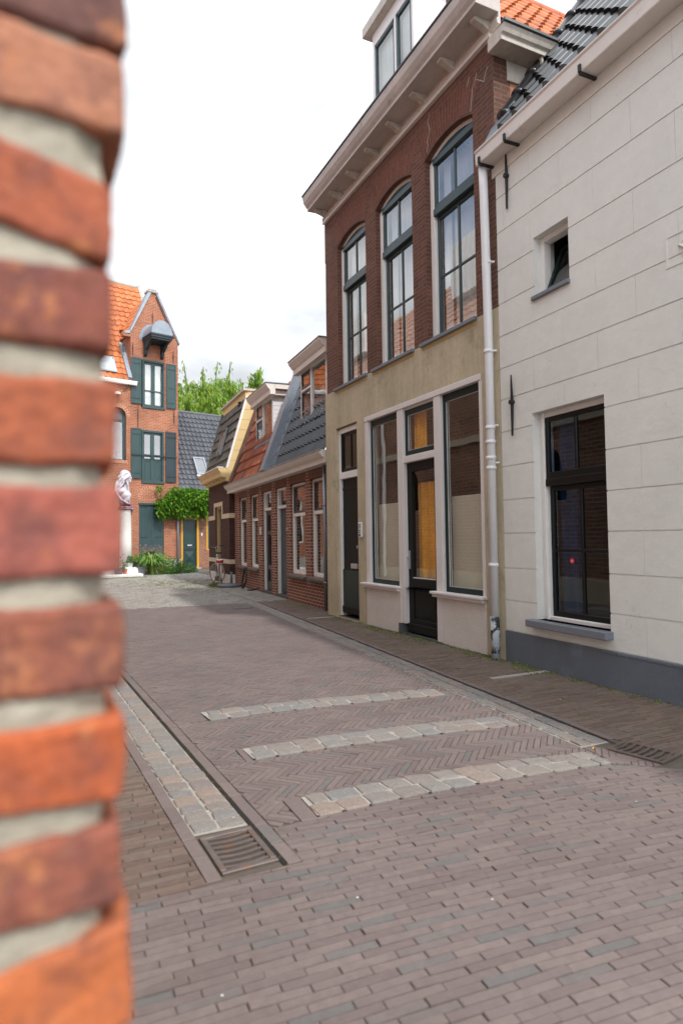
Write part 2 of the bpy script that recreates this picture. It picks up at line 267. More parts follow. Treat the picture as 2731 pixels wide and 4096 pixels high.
def old_brick():
    m = island('hand_made_brick', [(.27, .078, .045), (.33, .085, .038), (.22, .068, .05), (.36, .11, .042)], .9, 0, 22, 130, .0, spec=.15); t = m.node_tree
    b = [n for n in t.nodes if n.type == 'BSDF_PRINCIPLED'][0]; s = nd(t, 'ShaderNodeVertexColor', layer_name='brick_colour').outputs['Color']; co = nd(t, 'ShaderNodeTexCoord').outputs['Object']
    for sc_, lo, hi, c, k in ((16, .46, .64, (.10, .05, .05), .6), (26, .56, .68, (.48, .19, .08), .6), (60, .60, .70, (.13, .05, .04), .6), (11, .62, .70, (.32, .19, .15), .6), (150, .62, .72, (.45, .33, .26), .4)):
        mp = nd(t, 'ShaderNodeMapping'); mp.inputs['Location'].default_value = (sc_*.37, sc_*.11, 0); mp.inputs['Scale'].default_value = (1.25, 1, .95); t.links.new(co, mp.inputs[0])
        n = nd(t, 'ShaderNodeTexNoise', Scale=sc_, Detail=8, Roughness=.68); t.links.new(mp.outputs[0], n.inputs['Vector'])
        r = nd(t, 'ShaderNodeMapRange'); r.inputs['From Min'].default_value = lo; r.inputs['From Max'].default_value = hi; r.inputs['To Max'].default_value = k; t.links.new(n.outputs['Fac'], r.inputs['Value'])
        x = nd(t, 'ShaderNodeMixRGB'); x.inputs[2].default_value = rgba(c); t.links.new(r.outputs[0], x.inputs[0]); t.links.new(s, x.inputs[1]); s = x.outputs[0]
    s = vary(t, s, co, 90, .2); t.links.new(s, b.inputs['Base Color'])
    n = nd(t, 'ShaderNodeTexNoise', Scale=220, Detail=6, Roughness=.7); t.links.new(co, n.inputs['Vector']); bump(t, b, n.outputs['Fac'], .8, .0012)
    return m
MT['front_brick'] = old_brick()
# ------------------------------------------------------------------ mesh building
class MB:
    def __init__(s): s.v = []; s.f = []; s.uv = {}; s.sm = False
    def quad(s, *p, uv=None):
        i = len(s.v); s.v += [tuple(q) for q in p]; s.f.append(tuple(range(i, i+len(p))))
        if uv: s.uv[len(s.f)-1] = uv
        return s
    def box(s, x0, x1, y0, y1, z0, z1, M=None):
        if x0 > x1: x0, x1 = x1, x0
        if y0 > y1: y0, y1 = y1, y0
        if z0 > z1: z0, z1 = z1, z0
        i = len(s.v); c = [(x, y, z) for z in (z0, z1) for x, y in ((x0, y0), (x1, y0), (x1, y1), (x0, y1))]
        if M: c = [tuple(M @ Vector(q)) for q in c]
        s.v += c; s.f += [tuple(i+k for k in q) for q in ((3, 2, 1, 0), (4, 5, 6, 7), (0, 1, 5, 4), (1, 2, 6, 5), (2, 3, 7, 6), (3, 0, 4, 7))]; return s
    def prism(s, poly, a, d):
        """poly: list of 3d points (ccw seen against d); extruded by vector d"""
        i = len(s.v); n = len(poly); d = Vector(d); P = [Vector(p)+Vector(a) for p in poly]
        s.v += [tuple(p) for p in P]+[tuple(p+d) for p in P]
        s.f.append(tuple(i+k for k in reversed(range(n)))); s.f.append(tuple(i+n+k for k in range(n)))
        for k in range(n): s.f.append((i+k, i+(k+1) % n, i+n+(k+1) % n, i+n+k))
        return s
    def tube(s, pts, r, n=8, cap=True):
        pts = [Vector(p) for p in pts]; rs = r if isinstance(r, (list, tuple)) else [r]*len(pts); rings = []
        ref = Vector((0, 0, 1)); u = None
        for k, p in enumerate(pts):
            d = (pts[min(k+1, len(pts)-1)]-pts[max(k-1, 0)]).normalized()
            if u is None: u = d.cross(ref) if abs(d.z) < .9 else d.cross(Vector((1, 0, 0)))
            u = (u-d*u.dot(d)).normalized(); v = d.cross(u); i = len(s.v)
            s.v += [tuple(p+(u*math.cos(2*PI*j/n)+v*math.sin(2*PI*j/n))*rs[k]) for j in range(n)]; rings.append(i)
        for a, b in zip(rings, rings[1:]):
            for j in range(n): s.f.append((a+j, a+(j+1) % n, b+(j+1) % n, b+j))
        if cap: s.f.append(tuple(rings[0]+j for j in reversed(range(n)))); s.f.append(tuple(rings[-1]+j for j in range(n)))
        return s
    def lathe(s, prof, c=(0, 0, 0), n=24):
        i0 = len(s.v)
        for r, z in prof: s.v += [(c[0]+r*math.cos(2*PI*j/n), c[1]+r*math.sin(2*PI*j/n), c[2]+z) for j in range(n)]
        for k in range(len(prof)-1):
            a = i0+k*n; b = a+n
            for j in range(n): s.f.append((a+j, a+(j+1) % n, b+(j+1) % n, b+j))
        s.f.append(tuple(i0+j for j in reversed(range(n)))); s.f.append(tuple(i0+(len(prof)-1)*n+j for j in range(n))); return s
    def torus(s, c, ax, r, rr, n=32, m=8):
        ax = Vector(ax).normalized(); u = ax.orthogonal().normalized(); v = ax.cross(u); i0 = len(s.v)
        for k in range(n):
            d = u*math.cos(2*PI*k/n)+v*math.sin(2*PI*k/n)
            s.v += [tuple(Vector(c)+d*(r+rr*math.cos(2*PI*j/m))+ax*rr*math.sin(2*PI*j/m)) for j in range(m)]
        for k in range(n):
            for j in range(m): a = i0+k*m; b = i0+((k+1) % n)*m; s.f.append((a+j, b+j, b+(j+1) % m, a+(j+1) % m))
        return s
    def wall(s, x0, x1, z0, z1, holes=(), th=.25, y=0, top=True):
        """upright slab, front at y, with rectangular holes (a,b,c,d) and their reveals"""
        xs = sorted({x0, x1, *[q for h in holes for q in h[:2] if x0 < q < x1]}); zs = sorted({z0, z1, *[q for h in holes for q in h[2:4] if z0 < q < z1]})
        inh = lambda x, z: any(h[0] < x < h[1] and h[2] < z < h[3] for h in holes)
        for a, b in zip(xs, xs[1:]):
            for c, d in zip(zs, zs[1:]):
                if inh((a+b)/2, (c+d)/2): continue
                s.quad((b, y, c), (a, y, c), (a, y, d), (b, y, d)); s.quad((a, y-th, c), (b, y-th, c), (b, y-th, d), (a, y-th, d))
        for h in holes:
            a, b, c, d = h[:4]; t = y-th
            s.quad((a, y, c), (a, t, c), (a, t, d), (a, y, d)); s.quad((b, t, c), (b, y, c), (b, y, d), (b, t, d))
            s.quad((a, y, d), (a, t, d), (b, t, d), (b, y, d)); s.quad((a, t, c), (a, y, c), (b, y, c), (b, t, c))
        t = y-th
        s.quad((x0, t, z0), (x0, y, z0), (x0, y, z1), (x0, t, z1)); s.quad((x1, y, z0), (x1, t, z0), (x1, t, z1), (x1, y, z1)); s.quad((x0, y, z1), (x1, y, z1), (x1, t, z1), (x0, t, z1))
        return s
    def build(s, name, mat, parent=None, smooth=False, loc=None, rot=None):
        me = bpy.data.meshes.new(name); me.from_pydata(s.v, [], s.f); me.update()
        uvl = me.uv_layers.new(name='UVMap'); co = s.v; dat = np.empty(len(me.loops)*2); k = 0
        for fi, p in enumerate(me.polygons):
            n = p.normal; ax = max(range(3), key=lambda q: abs(n[q])); cu = s.uv.get(fi)
            for j, vi in enumerate(p.vertices):
                c = co[vi]
                u, v = cu[j] if cu else ((c[1], c[2]) if ax == 0 else (c[0], c[2]) if ax == 1 else (c[0], c[1]))
                dat[k] = u; dat[k+1] = v; k += 2
        uvl.data.foreach_set('uv', dat)
        if smooth: me.polygons.foreach_set('use_smooth', [True]*len(me.polygons))
        me.materials.append(MT[mat] if isinstance(mat, str) else mat)
        o = bpy.data.objects.new(name, me); COL.objects.link(o)
        if parent: o.parent = parent
        if loc: o.location = loc
        if rot: o.rotation_euler = rot
        return o
def boxes(name, mat, parent, *bs, bev=0):
    """several like parts, each a mesh of its own"""
    for b in bs:
        o = MB().box(*b).build(name, mat, parent)
        if bev: bevel(o, bev)
def bevel(o, w=.005, seg=1):
    m = o.modifiers.new('bevel', 'BEVEL'); m.width = w; m.segments = seg; m.limit_method = 'ANGLE'; m.angle_limit = R(40); return o
def thing(name, label, cat, loc=(0, 0, 0), ang=0, group=None):
    o = bpy.data.objects.new(name, None); COL.objects.link(o); o.location = loc; o.rotation_euler = (0, 0, ang); return tag(o, label, cat, group)
def tag(o, label, cat, group=None):
    o['label'] = label; o['category'] = cat
    if group: o['group'] = group
    return o
def structure(o): o['kind'] = 'structure'; return o

def tile_roof(name, mat, parent, o, ux, vs, W, Ln, tw=.22, tl=.33, amp=.03, lip=.03, prof='s', clip=None):
    """roof slope laid as courses of curved tiles: o lower corner, ux along the eave, vs up the slope"""
    o = Vector(o); ux = Vector(ux).normalized(); vs = Vector(vs).normalized(); n = ux.cross(vs).normalized()
    if n.z < 0: n = -n
    mb = MB(); nc = max(1, round(W/tw)); nr = max(1, round(Ln/tl)); tw = W/nc; tl = Ln/nr; sub = 6
    if prof == 's': P = [0, .12, .8, 1.0, .45, .08]
    elif prof == 'p': P = [0, .04, .22, .85, 1.0, .35]
    elif prof == 'flat': P = [0, .1, .1, .1, .1, .1]
    else: P = [0, .15, .2, .25, .9, .9]
    for r in range(nr):
        j = lambda: rnd.uniform(-.004, .004)
        lo = []; hi = []
        for c in range(nc):
            dz = j()
            for k in range(sub+1):
                p = P[k % sub]*amp; u = (c+k/sub)*tw
                lo.append(o+ux*u+vs*(r*tl-.02)+n*(p+lip+dz)); hi.append(o+ux*u+vs*((r+1)*tl)+n*(p+dz*.5))
        i = len(mb.v); m = len(lo); mb.v += [tuple(q) for q in lo]+[tuple(q) for q in hi]+[tuple(q-n*(lip+.02)) for q in lo]
        for c in range(nc):
            for k in range(sub):
                a = i+c*(sub+1)+k
                if clip and not clip((Vector(mb.v[a])+Vector(mb.v[a+m]))/2): continue
                u = c+k/sub*.98+.01; w = c+(k+1)/sub*.98+.01
                mb.f.append((a, a+1, a+1+m, a+m)); mb.uv[len(mb.f)-1] = [(u, r+.02), (w, r+.02), (w, r+.98), (u, r+.98)]
                mb.f.append((a+2*m, a+1+2*m, a+1, a)); mb.uv[len(mb.f)-1] = [(u, r+.02)]*4
    return mb.build(name, mat, parent, smooth=False)

def window(parent, x0, x1, z0, z1, y, frame='white', fw=.06, fd=.07, sash='green_frame', sw=.045, lights=(), glass='glass', name='window', step=0, headbar=True):
    """frame as a part, its sashes and panes as sub-parts. lights: (za, zb, columns, rows, extra recess)"""
    f = MB(); yb = y-fd
    f.box(x0, x0+fw, yb, y, z0, z1).box(x1-fw, x1, yb, y, z0, z1).box(x0+fw, x1-fw, yb, y, z1-fw, z1).box(x0+fw, x1-fw, yb, y, z0, z0+fw*.8)
    fo = bevel(f.build(name, frame, parent), .006)
    a, b = x0+fw, x1-fw
    s = MB(); g = MB()
    for (za, zb, nc, nr, rec) in lights:
        yy = y-.015-rec; bw = sw; t = .04
        s.box(a, a+bw, yy-t, yy, za, zb).box(b-bw, b, yy-t, yy, za, zb).box(a+bw, b-bw, yy-t, yy, zb-bw, zb).box(a+bw, b-bw, yy-t, yy, za, za+bw*1.3)
        for k in range(1, nc): xc = a+(b-a)*k/nc; s.box(xc-.014, xc+.014, yy-t+.004, yy-.004, za+bw*1.3, zb-bw)
        for k in range(1, nr): zc = za+(zb-za)*k/nr; s.box(a+bw, b-bw, yy-t+.006, yy-.006, zc-.014, zc+.014)
        g.quad((b-bw, yy-t/2, za+bw), (a+bw, yy-t/2, za+bw), (a+bw, yy-t/2, zb-bw), (b-bw, yy-t/2, zb-bw))
    if s.f: bevel(s.build('sash', sash, fo), .004); g.build('pane', glass, fo)
    return fo
def sillpart(parent, x0, x1, y0, y1, z0, z1, mat='sill'):
    return bevel(MB().box(x0, x1, y0, y1, z0, z1).build('sill', mat, parent), .006)
def room(parent, x0, x1, z0, z1, d=2.5, y=-.26, mat='room'):
    m = MB(); a, b = x0, x1; t = y-d
    m.quad((a, t, z0), (b, t, z0), (b, t, z1), (a, t, z1)); m.quad((a, y, z0), (a, t, z0), (a, t, z1), (a, y, z1)); m.quad((b, t, z0), (b, y, z0), (b, y, z1), (b, t, z1))
    m.quad((a, y, z0), (b, y, z0), (b, t, z0), (a, t, z0)); m.quad((a, y, z1), (a, t, z1), (b, t, z1), (b, y, z1)); return m.build('interior', mat, parent)
def curtain(parent, x0, x1, z0, z1, y, mat='curtain', amp=.03, folds=14, name='curtain'):
    m = MB(); n = folds*6
    for k in range(n+1):
        x = x0+(x1-x0)*k/n; yy = y+amp*math.sin(k*PI/3)*(.7+.3*math.sin(k*.7)); m.v += [(x, yy, z0), (x, yy, z1)]
    for k in range(n): m.f.append((2*k, 2*k+2, 2*k+3, 2*k+1))
    return m.build(name, mat, parent, smooth=True)
def arc_pts(x0, x1, zs, rise, n=14):
    w = (x1-x0)/2; r = (w*w+rise*rise)/(2*rise); cx = (x0+x1)/2; cz = zs+rise-r; a = math.asin(min(1, w/r))
    if rise > w: a = PI-a
    return [(cx+r*math.sin(-a+2*a*k/n), cz+r*math.cos(-a+2*a*k/n)) for k in range(n+1)]
def spandrel(mb, x0, x1, zs, rise, ztop, y, th):
    P = arc_pts(x0, x1, zs, rise)
    for (a, za), (b, zb) in zip(P, P[1:]):
        mb.quad((b, y, zb), (a, y, za), (a, y, ztop), (b, y, ztop)); mb.quad((a, y, za), (b, y, zb), (b, y-th, zb), (a, y-th, za))
def anchor(parent, x, z0, z1, y=.0):
    m = MB(); zc = z0+(z1-z0)*.55
    m.tube([(x, y+.025, z0), (x, y+.02, zc), (x, y+.025, z1)], [.012, .02, .008], 6).tube([(x, y, zc), (x, y+.05, zc)], .028, 8); return m.build('wall_anchor', 'black_iron', parent)

# ------------------------------------------------------------------ ground
GZ = -.004
ROWP = (5.15, 11.755); ROWA = math.atan2(.99866, .0517)     # row houses' line
gm = MB()
gx = [-70, -20, -6, -1, 0, 1, 2, 3, 4, 5, 6, 8, 20, 90]; gy = [-30, -8, -1, 0, 1, 2, 4, 6, 8, 12, 16, 20, 24, 28, 32, 60, 140]
for a, b in zip(gx, gx[1:]):
    for c, d in zip(gy, gy[1:]): gm.quad((a, c, GZ-.004), (b, c, GZ-.004), (b, d, GZ-.004), (a, d, GZ-.004))
structure(gm.build('ground', 'sand'))
xl = lambda y: .985-.0465*(y-2.74)            # left kerb joint
xr = lambda y: 3.60+.08*(y-3.37) if y < 14 else 4.45+.03*(y-14)   # right kerb joint
def clip_poly(P, C):
    for (a, b) in zip(C, C[1:]+C[:1]):
        out = []; ex, ey = b[0]-a[0], b[1]-a[1]
        side = lambda p: ex*(p[1]-a[1])-ey*(p[0]-a[0])
        for p, q in zip(P, P[1:]+P[:1]):
            sp, sq = side(p), side(q)
            if sp >= 0: out.append(p)
            if (sp >= 0) != (sq >= 0): t = sp/(sp-sq); out.append((p[0]+(q[0]-p[0])*t, p[1]+(q[1]-p[1])*t))
        P = out
        if len(P) < 3: return []
    return P
def area(P): return .5*sum(p[0]*q[1]-q[0]*p[1] for p, q in zip(P, P[1:]+P[:1]))
def crown(x, y):
    return .006*math.sin(x*1.9+y*.6)+.005*math.sin(y*1.3-x)
def paver(mb, P, h=.0, tiltamt=.012, bev=.003, hj=.0011):
    if len(P) < 3 or area(P) < .0006: return
    cx = sum(p[0] for p in P)/len(P); cy = sum(p[1] for p in P)/len(P); tx = rnd.gauss(0, tiltamt); ty = rnd.gauss(0, tiltamt); dz = rnd.gauss(0, hj)
    i = len(mb.v); n = len(P)
    for ring in range(3):
        for p in P:
            dx, dy = p[0]-cx, p[1]-cy; d = math.hypot(dx, dy) or 1; k = max(0, 1-(bev if ring == 0 else 0)/d*1.3)
            z = h+dz+(tx*dx+ty*dy)-(0, bev*.8, .03)[ring]; mb.v.append((cx+dx*k, cy+dy*k, z))
    mb.f.append(tuple(i+k for k in range(n)))
    for r in (0, 1):
        for k in range(n): a = i+r*n+k; b = i+r*n+(k+1) % n; mb.f.append((a+n, b+n, b, a))
def rect(cx, cy, l, w, a):
    ca, sa = math.cos(a), math.sin(a)
    return [(cx+ca*x-sa*y, cy+sa*x+ca*y) for x, y in ((-l/2, -w/2), (l/2, -w/2), (l/2, w/2), (-l/2, w/2))]
def courses(mb, C, pitch=.0405, lng=.208, j=.0042, ang=0, bend=lambda x: 0, h=0, tl=.012, bev=.003):
    """running bond, courses along direction ang, clipped to the convex polygon C"""
    xs = [p[0] for p in C]; ys = [p[1] for p in C]; cx, cy = sum(xs)/len(xs), sum(ys)/len(ys); rr = max(math.hypot(x-cx, y-cy) for x, y in C)+.3
    ca, sa = math.cos(ang), math.sin(ang); nrow = int(2*rr/pitch)+1
    for r in range(nrow):
        v = -rr+r*pitch; u = -rr+(r % 2)*lng/2+rnd.uniform(-.03, .03)
        while u < rr:
            l = lng+rnd.uniform(-.006, .006); X = cx+ca*(u+l/2)-sa*v; Y = cy+sa*(u+l/2)+ca*v+bend(X)
            if min(xs)-.3 < X < max(xs)+.3 and min(ys)-.3 < Y < max(ys)+.3:
                b1 = (bend(X+.05)-bend(X-.05))/.1
                P = clip_poly(rect(X, Y, l-j*rnd.uniform(.35, 1.0), pitch-j*rnd.uniform(.8, 1.3), ang+math.atan(b1)*abs(ca)+rnd.gauss(0, .006)), C); paver(mb, P, h, tl, bev)
            u += l
def herring(mb, C, Lb=.208, Wb=.042, j=.0040, ang=-PI/4, h=0):
    xs = [p[0] for p in C]; ys = [p[1] for p in C]; cx, cy = sum(xs)/len(xs), sum(ys)/len(ys); rr = max(math.hypot(x-cx, y-cy) for x, y in C)+.4
    ca, sa = math.cos(ang), math.sin(ang); nk = int(2*rr/Wb)
    for m in range(-int(rr/Lb)-3, int(rr/Lb)+4):
        for k in range(-nk, nk):
            bx, by = k*Wb+m*Lb, k*Wb-m*Lb
            for (x, y, l, w) in ((bx+Lb/2, by+Wb/2, Lb, Wb), (bx+Lb+Wb/2, by+Wb-Lb/2, Wb, Lb)):
                X, Y = cx+ca*x-sa*y, cy+sa*x+ca*y
                if not (min(xs)-.12 < X < max(xs)+.12 and min(ys)-.12 < Y < max(ys)+.12): continue
                paver(mb, clip_poly(rect(X, Y, l-j*rnd.uniform(.8, 1.4), w-j*rnd.uniform(.8, 1.4), ang+rnd.gauss(0, .008)), C), h, .007, .003, .0006)
road = MB(); YE = 14.3
bow = lambda x: -.055*(x-1.0)-.028*(x-1.0)**2
YF = 3.04
def yf(x): return YF+.0-.09*(x-1.0)
# foreground rows, right across the mouth of the street
courses(road, [(-1.2, .5), (5.0, .5), (5.0, 2.62), (3.62, 2.72), (1.03, 2.72), (-1.2, 2.72)], bend=bow)
courses(road, [(1.062, 2.722), (3.60, 2.722), (3.40, 2.86), (3.27, 2.97), (2.30, 3.09), (1.30, 3.11), (1.05, 3.10)], bend=bow)
# bands of setts across the road: near/far edges left and right
bands = [((1.30, 3.11), (1.31, 3.39), (3.26, 2.98), (3.25, 3.21)), ((1.26, 4.09), (1.25, 4.34), (3.29, 3.88), (3.29, 4.14)), ((1.22, 5.13), (1.20, 5.40), (3.33, 4.92), (3.34, 5.17))]
def bx(y): return xl(y)+.06
# border row beside each kerb joint
for y0 in np.arange(2.1, YE, .212):
    y1 = y0+.206
    if y0 > 2.7: paver(road, [(xl(y0)+.012, y0), (xl(y0)+.075, y0), (xl(y1)+.075, y1), (xl(y1)+.012, y1)], .002)
    if y0 > 2.9: pass
# herringbone fields
inner = lambda y: xl(y)+.082
outer = lambda y: xr(y)-.275
for (a, b, c, d, sg) in [(3.39, 3.21, 4.09, 3.88, .05), (4.34, 4.14, 5.13, 4.92, .05), (5.40, 5.17, 9.0, 9.0, 0), (9.0, 9.0, YE, YE-.35, 0)]:
    herring(road, [(inner(a), a), (outer(b), b), (outer(d), d), ((inner(c)+outer(d))/2, (c+d)/2+sg), (inner(c), c)])
for (nl, fl, nr, fr) in bands:      # beside the ends of the bands
    herring(road, [(inner(nl[1]), nl[1]), (1.203, nl[1]), (1.203, fl[1]), (inner(fl[1]), fl[1])])
    herring(road, [(nr[0]+.006, nr[1]), (outer(nr[1]), nr[1]), (outer(fr[1]), fr[1]), (fr[0]+.006, fr[1])])
herring(road, [(3.29, 2.97), (3.42, 2.86), (3.51, 2.82), (3.43, 3.22), (3.40, 3.297), (3.33, 3.297)])
for (nl, fl, nr, fr) in bands:
    paver(road, [(1.205, nl[1]-.01), (nl[0]-.006, nl[1]-.01), (fl[0]-.006, fl[1]), (1.205, fl[1])], .003)
structure(road.build('road', 'paver'))

def sett(mb, P, h=.012):
    """one worn stone: uneven outline, domed top"""
    (ax, ay), (bx_, by), (cx, cy), (dx, dy) = P; n = 24; i = len(mb.v); mx = (ax+bx_+cx+dx)/4; my = (ay+by+cy+dy)/4
    ph = [rnd.uniform(0, 6.28) for _ in range(3)]; out = []
    for k in range(n):
        t = 2*PI*k/n; e = .27; sx = math.copysign(abs(math.cos(t))**e, math.cos(t)); sy = math.copysign(abs(math.sin(t))**e, math.sin(t))
        q = 1+.035*math.sin(2*t+ph[0])+.035*math.sin(3*t+ph[1])+.025*math.sin(5*t+ph[2]); sx *= q; sy *= q
        u, v = (sx+1)/2, (sy+1)/2
        out.append(((ax*(1-u)+bx_*u)*(1-v)+(dx*(1-u)+cx*u)*v, (ay*(1-u)+by*u)*(1-v)+(dy*(1-u)+cy*u)*v))
    tx, ty = rnd.gauss(0, .02), rnd.gauss(0, .02); b = rnd.uniform(-.003, .003)
    for kk, zz in ((1, -.035), (1, -.008), (.95, -.001), (.8, .001), (.4, .002)):
        for x, y in out: X = mx+(x-mx)*kk; Yy = my+(y-my)*kk; mb.v.append((X, Yy, h+zz+b+tx*(X-mx)+ty*(Yy-my)+rnd.uniform(-.0012, .0012)))
    for r in range(4):
        for k in range(n): a = i+r*n+k; c = i+r*n+(k+1) % n; mb.f.append((a, c, c+n, a+n))
    mb.f.append(tuple(i+4*n+k for k in range(n)))
st = MB(); g = .0025
for (nl, fl, nr, fr) in bands:
    for row in (0, 1):
        t = 0; Lb = nr[0]-nl[0]; x = rnd.uniform(.0, .04) if row else 0
        while x < Lb-.06:
            l = rnd.uniform(.15, .20) if not (x < .05 and row) else .11
            if x+l > Lb-.05: l = Lb-x
            def pt(xx, f):
                u = min(1, xx/Lb); sag = .05*math.sin(u*PI); a = nl[1]*(1-u)+nr[1]*u; b = fl[1]*(1-u)+fr[1]*u; return (nl[0]+xx, a+(b-a)*f+sag)
            f0, f1 = (.0, .495) if row == 0 else (.505, 1.0)
            g = .0045; A, B, Cc, D = pt(x+g, f0), pt(x+l-g, f0), pt(x+l-g, f1), pt(x+g, f1); sett(st, [A, B, Cc, D], .009); x += l
def strip(xa, xb, y0, y1, ln=(.14, .19)):
    for row in (0, 1):
        y = y0
        while y < y1-.05:
            l = rnd.uniform(*ln); l = min(l, y1-y); f0, f1 = (.02, .48) if row == 0 else (.52, .98)
            q = lambda yy, f: (xa(yy)+(xb(yy)-xa(yy))*f, yy); a, b = y+g, y+l-g
            sett(st, [q(a, f0), q(a, f1), q(b, f1), q(b, f0)], .002); y += l
strip(lambda y: xl(y)-.285, lambda y: xl(y)-.010, 3.22, 9.5, (.10, .15))
strip(lambda y: xr(y)-.262, lambda y: xr(y)-.02, 3.32, 14.0, (.12, .18))
structure(st.build('gutter', 'sett'))
mo = MB()
for (nl, fl, nr, fr) in bands:
    for k in range(8):
        q = lambda k, e, f: (nl[0]+(nr[0]-nl[0])*k/8, nl[1]*(1-k/8)+nr[1]*k/8+.05*math.sin(k/8*PI)+f, .004) if e == 0 else (fl[0]+(fr[0]-fl[0])*k/8, fl[1]*(1-k/8)+fr[1]*k/8+.05*math.sin(k/8*PI)+f, .004)
        mo.quad(q(k, 0, .012), q(k+1, 0, .012), q(k+1, 1, -.012), q(k, 1, -.012))
for (nl, fl, nr, fr) in []: mo.quad((nl[0]-.02, nl[1], -.007), (nr[0]+.02, nr[1], -.007), (fr[0]+.02, fr[1], -.007), (fl[0]-.02, fl[1], -.007)); mo.quad((nl[0], (nl[1]+fl[1])/2+.02, -.0066), (2.27, (nl[1]+nr[1])/2+.1, -.0066), (nr[0], fr[1]-.02, -.0066), (2.27, (fl[1]+fr[1])/2+.03, -.0066))
for a, b in ((3.2, 6), (6, 9.5)): mo.quad((xl(a)-.29, a, -.006), (xl(a)-.012, a, -.006), (xl(b)-.012, b, -.006), (xl(b)-.29, b, -.006))
for a, b in ((3.3, 9), (9, 14.0)): mo.quad((xr(a)-.268, a, -.006), (xr(a)-.016, a, -.006), (xr(b)-.016, b, -.006), (xr(b)-.268, b, -.006))
structure(mo.build('gutter_bed', 'mortar_floor'))
# pavements
pv = MB()
kr = MB()
for y0 in np.arange(3.33, 14.0, .212): y1 = y0+.206; paver(kr, [(xr(y0)+.012, y0), (xr(y0)+.062, y0), (xr(y1)+.062, y1), (xr(y1)+.012, y1)], .004)
courses(pv, [(3.84, 2.72), (5.1, 2.66), (5.1, 9), (xr(9)+.068, 9), (xr(3.32)+.068, 3.32)], bend=lambda x: .02*(x-4), tl=.012)
courses(pv, [(xr(9)+.068, 9.0), (5.1, 9.0), (5.5, 14.25), (xr(14)+.068, 14.25)], tl=.012)
for y0 in np.arange(2.74, 9.6, .212): y1 = y0+.208; paver(kr, [(xl(y0)-.351, y0), (xl(y0)-.287, y0), (xl(y1)-.287, y1), (xl(y1)-.351, y1)], .002)
structure(kr.build('kerb_row', 'paver'))
courses(pv, [(.05, 2.724), (xl(2.72)-.354, 2.724), (xl(9.6)-.354, 9.6), (.05, 9.6)], tl=.012)
structure(pv.build('pavement', 'paver_side'))
pg = MB()
courses(pg, [(-6, YE+.02), (4.42, YE-.33), (5.0, 33), (-6, 33)], pitch=.105, lng=.20, j=.012, ang=.04, tl=.03, bev=.012)
courses(pg, [(4.45, YE-.28), (5.6, YE-.28), (6.3, 32), (5.02, 32)], pitch=.10, lng=.2, j=.012, ang=.1, tl=.03, bev=.012)
structure(pg.build('courtyard', 'paver_grey'))
for nm, x, y in (('sw', 0, 0),):
    ks = MB().box(4.10, 4.84, 5.22, 5.285, -.02, .008).box(4.28, 5.05, 10.62, 10.69, -.02, .008).build('kerb_strip', 'concrete'); structure(ks)
# ------------------------------------------------------------------ street drains
def drain(label, P, rot):
    t = thing('drain_grate', label, 'drain', (P[0], P[1], -.006), rot, 'street drains')
    w, l = .262, .385; m = MB()
    m.box(0, w, 0, .03, -.03, .013).box(0, w, l-.03, l, -.03, .013).box(0, .03, .03, l-.03, -.03, .013).box(w-.03, w, .03, l-.03, -.03, .013)
    bevel(m.build('frame', 'rust', t), .003)
    for k in range(7):
        yc = .055+k*.049; b = MB(); n = 8
        for q in range(n):
            xa, xb = .03+(w-.06)*q/n, .03+(w-.06)*(q+1)/n; sg = lambda x: -.014*math.sin((x-.03)/(w-.06)*PI)
            b.prism([(xa, yc-.011+sg(xa), -.02), (xb, yc-.011+sg(xb), -.02), (xb, yc+.008+sg(xb), -.02), (xa, yc+.008+sg(xa), -.02)], (0, 0, 0), (0, 0, .030))
        b.build('bar', 'rust', t)
    MB().box(.005, w-.005, .005, l-.005, -.12, -.0065).build('gully', 'pit', t); return t
drain('rusty drain grate at the end of the left sett gutter', (.708, 2.77), R(2.6))
drain('dark drain grate below the white house at the right gutter', (3.535, 2.83), R(14))
tag(MB().box(3.62, 3.99, 12.9, 13.15, -.01, .01).build('manhole_cover', 'zinc_d'), 'small dark metal cover in the gutter beside the far paving seam', 'manhole cover')
kj = MB()
for a, b, w_ in ((2.74, 3.5, .009), (3.5, 6, .005), (6, 9.6, .004)): kj.quad((xl(a)-w_, a, -.002), (xl(a)+w_, a, -.002), (xl(b)+w_, b, -.002), (xl(b)-w_, b, -.002))
for a, b in ((2.9, 8), (8, 14)): kj.quad((xr(a)-.006, a, -.002), (xr(a)+.006, a, -.002), (xr(b)+.006, b, -.002), (xr(b)-.006, b, -.002))
structure(kj.build('kerb_joint', 'pit'))

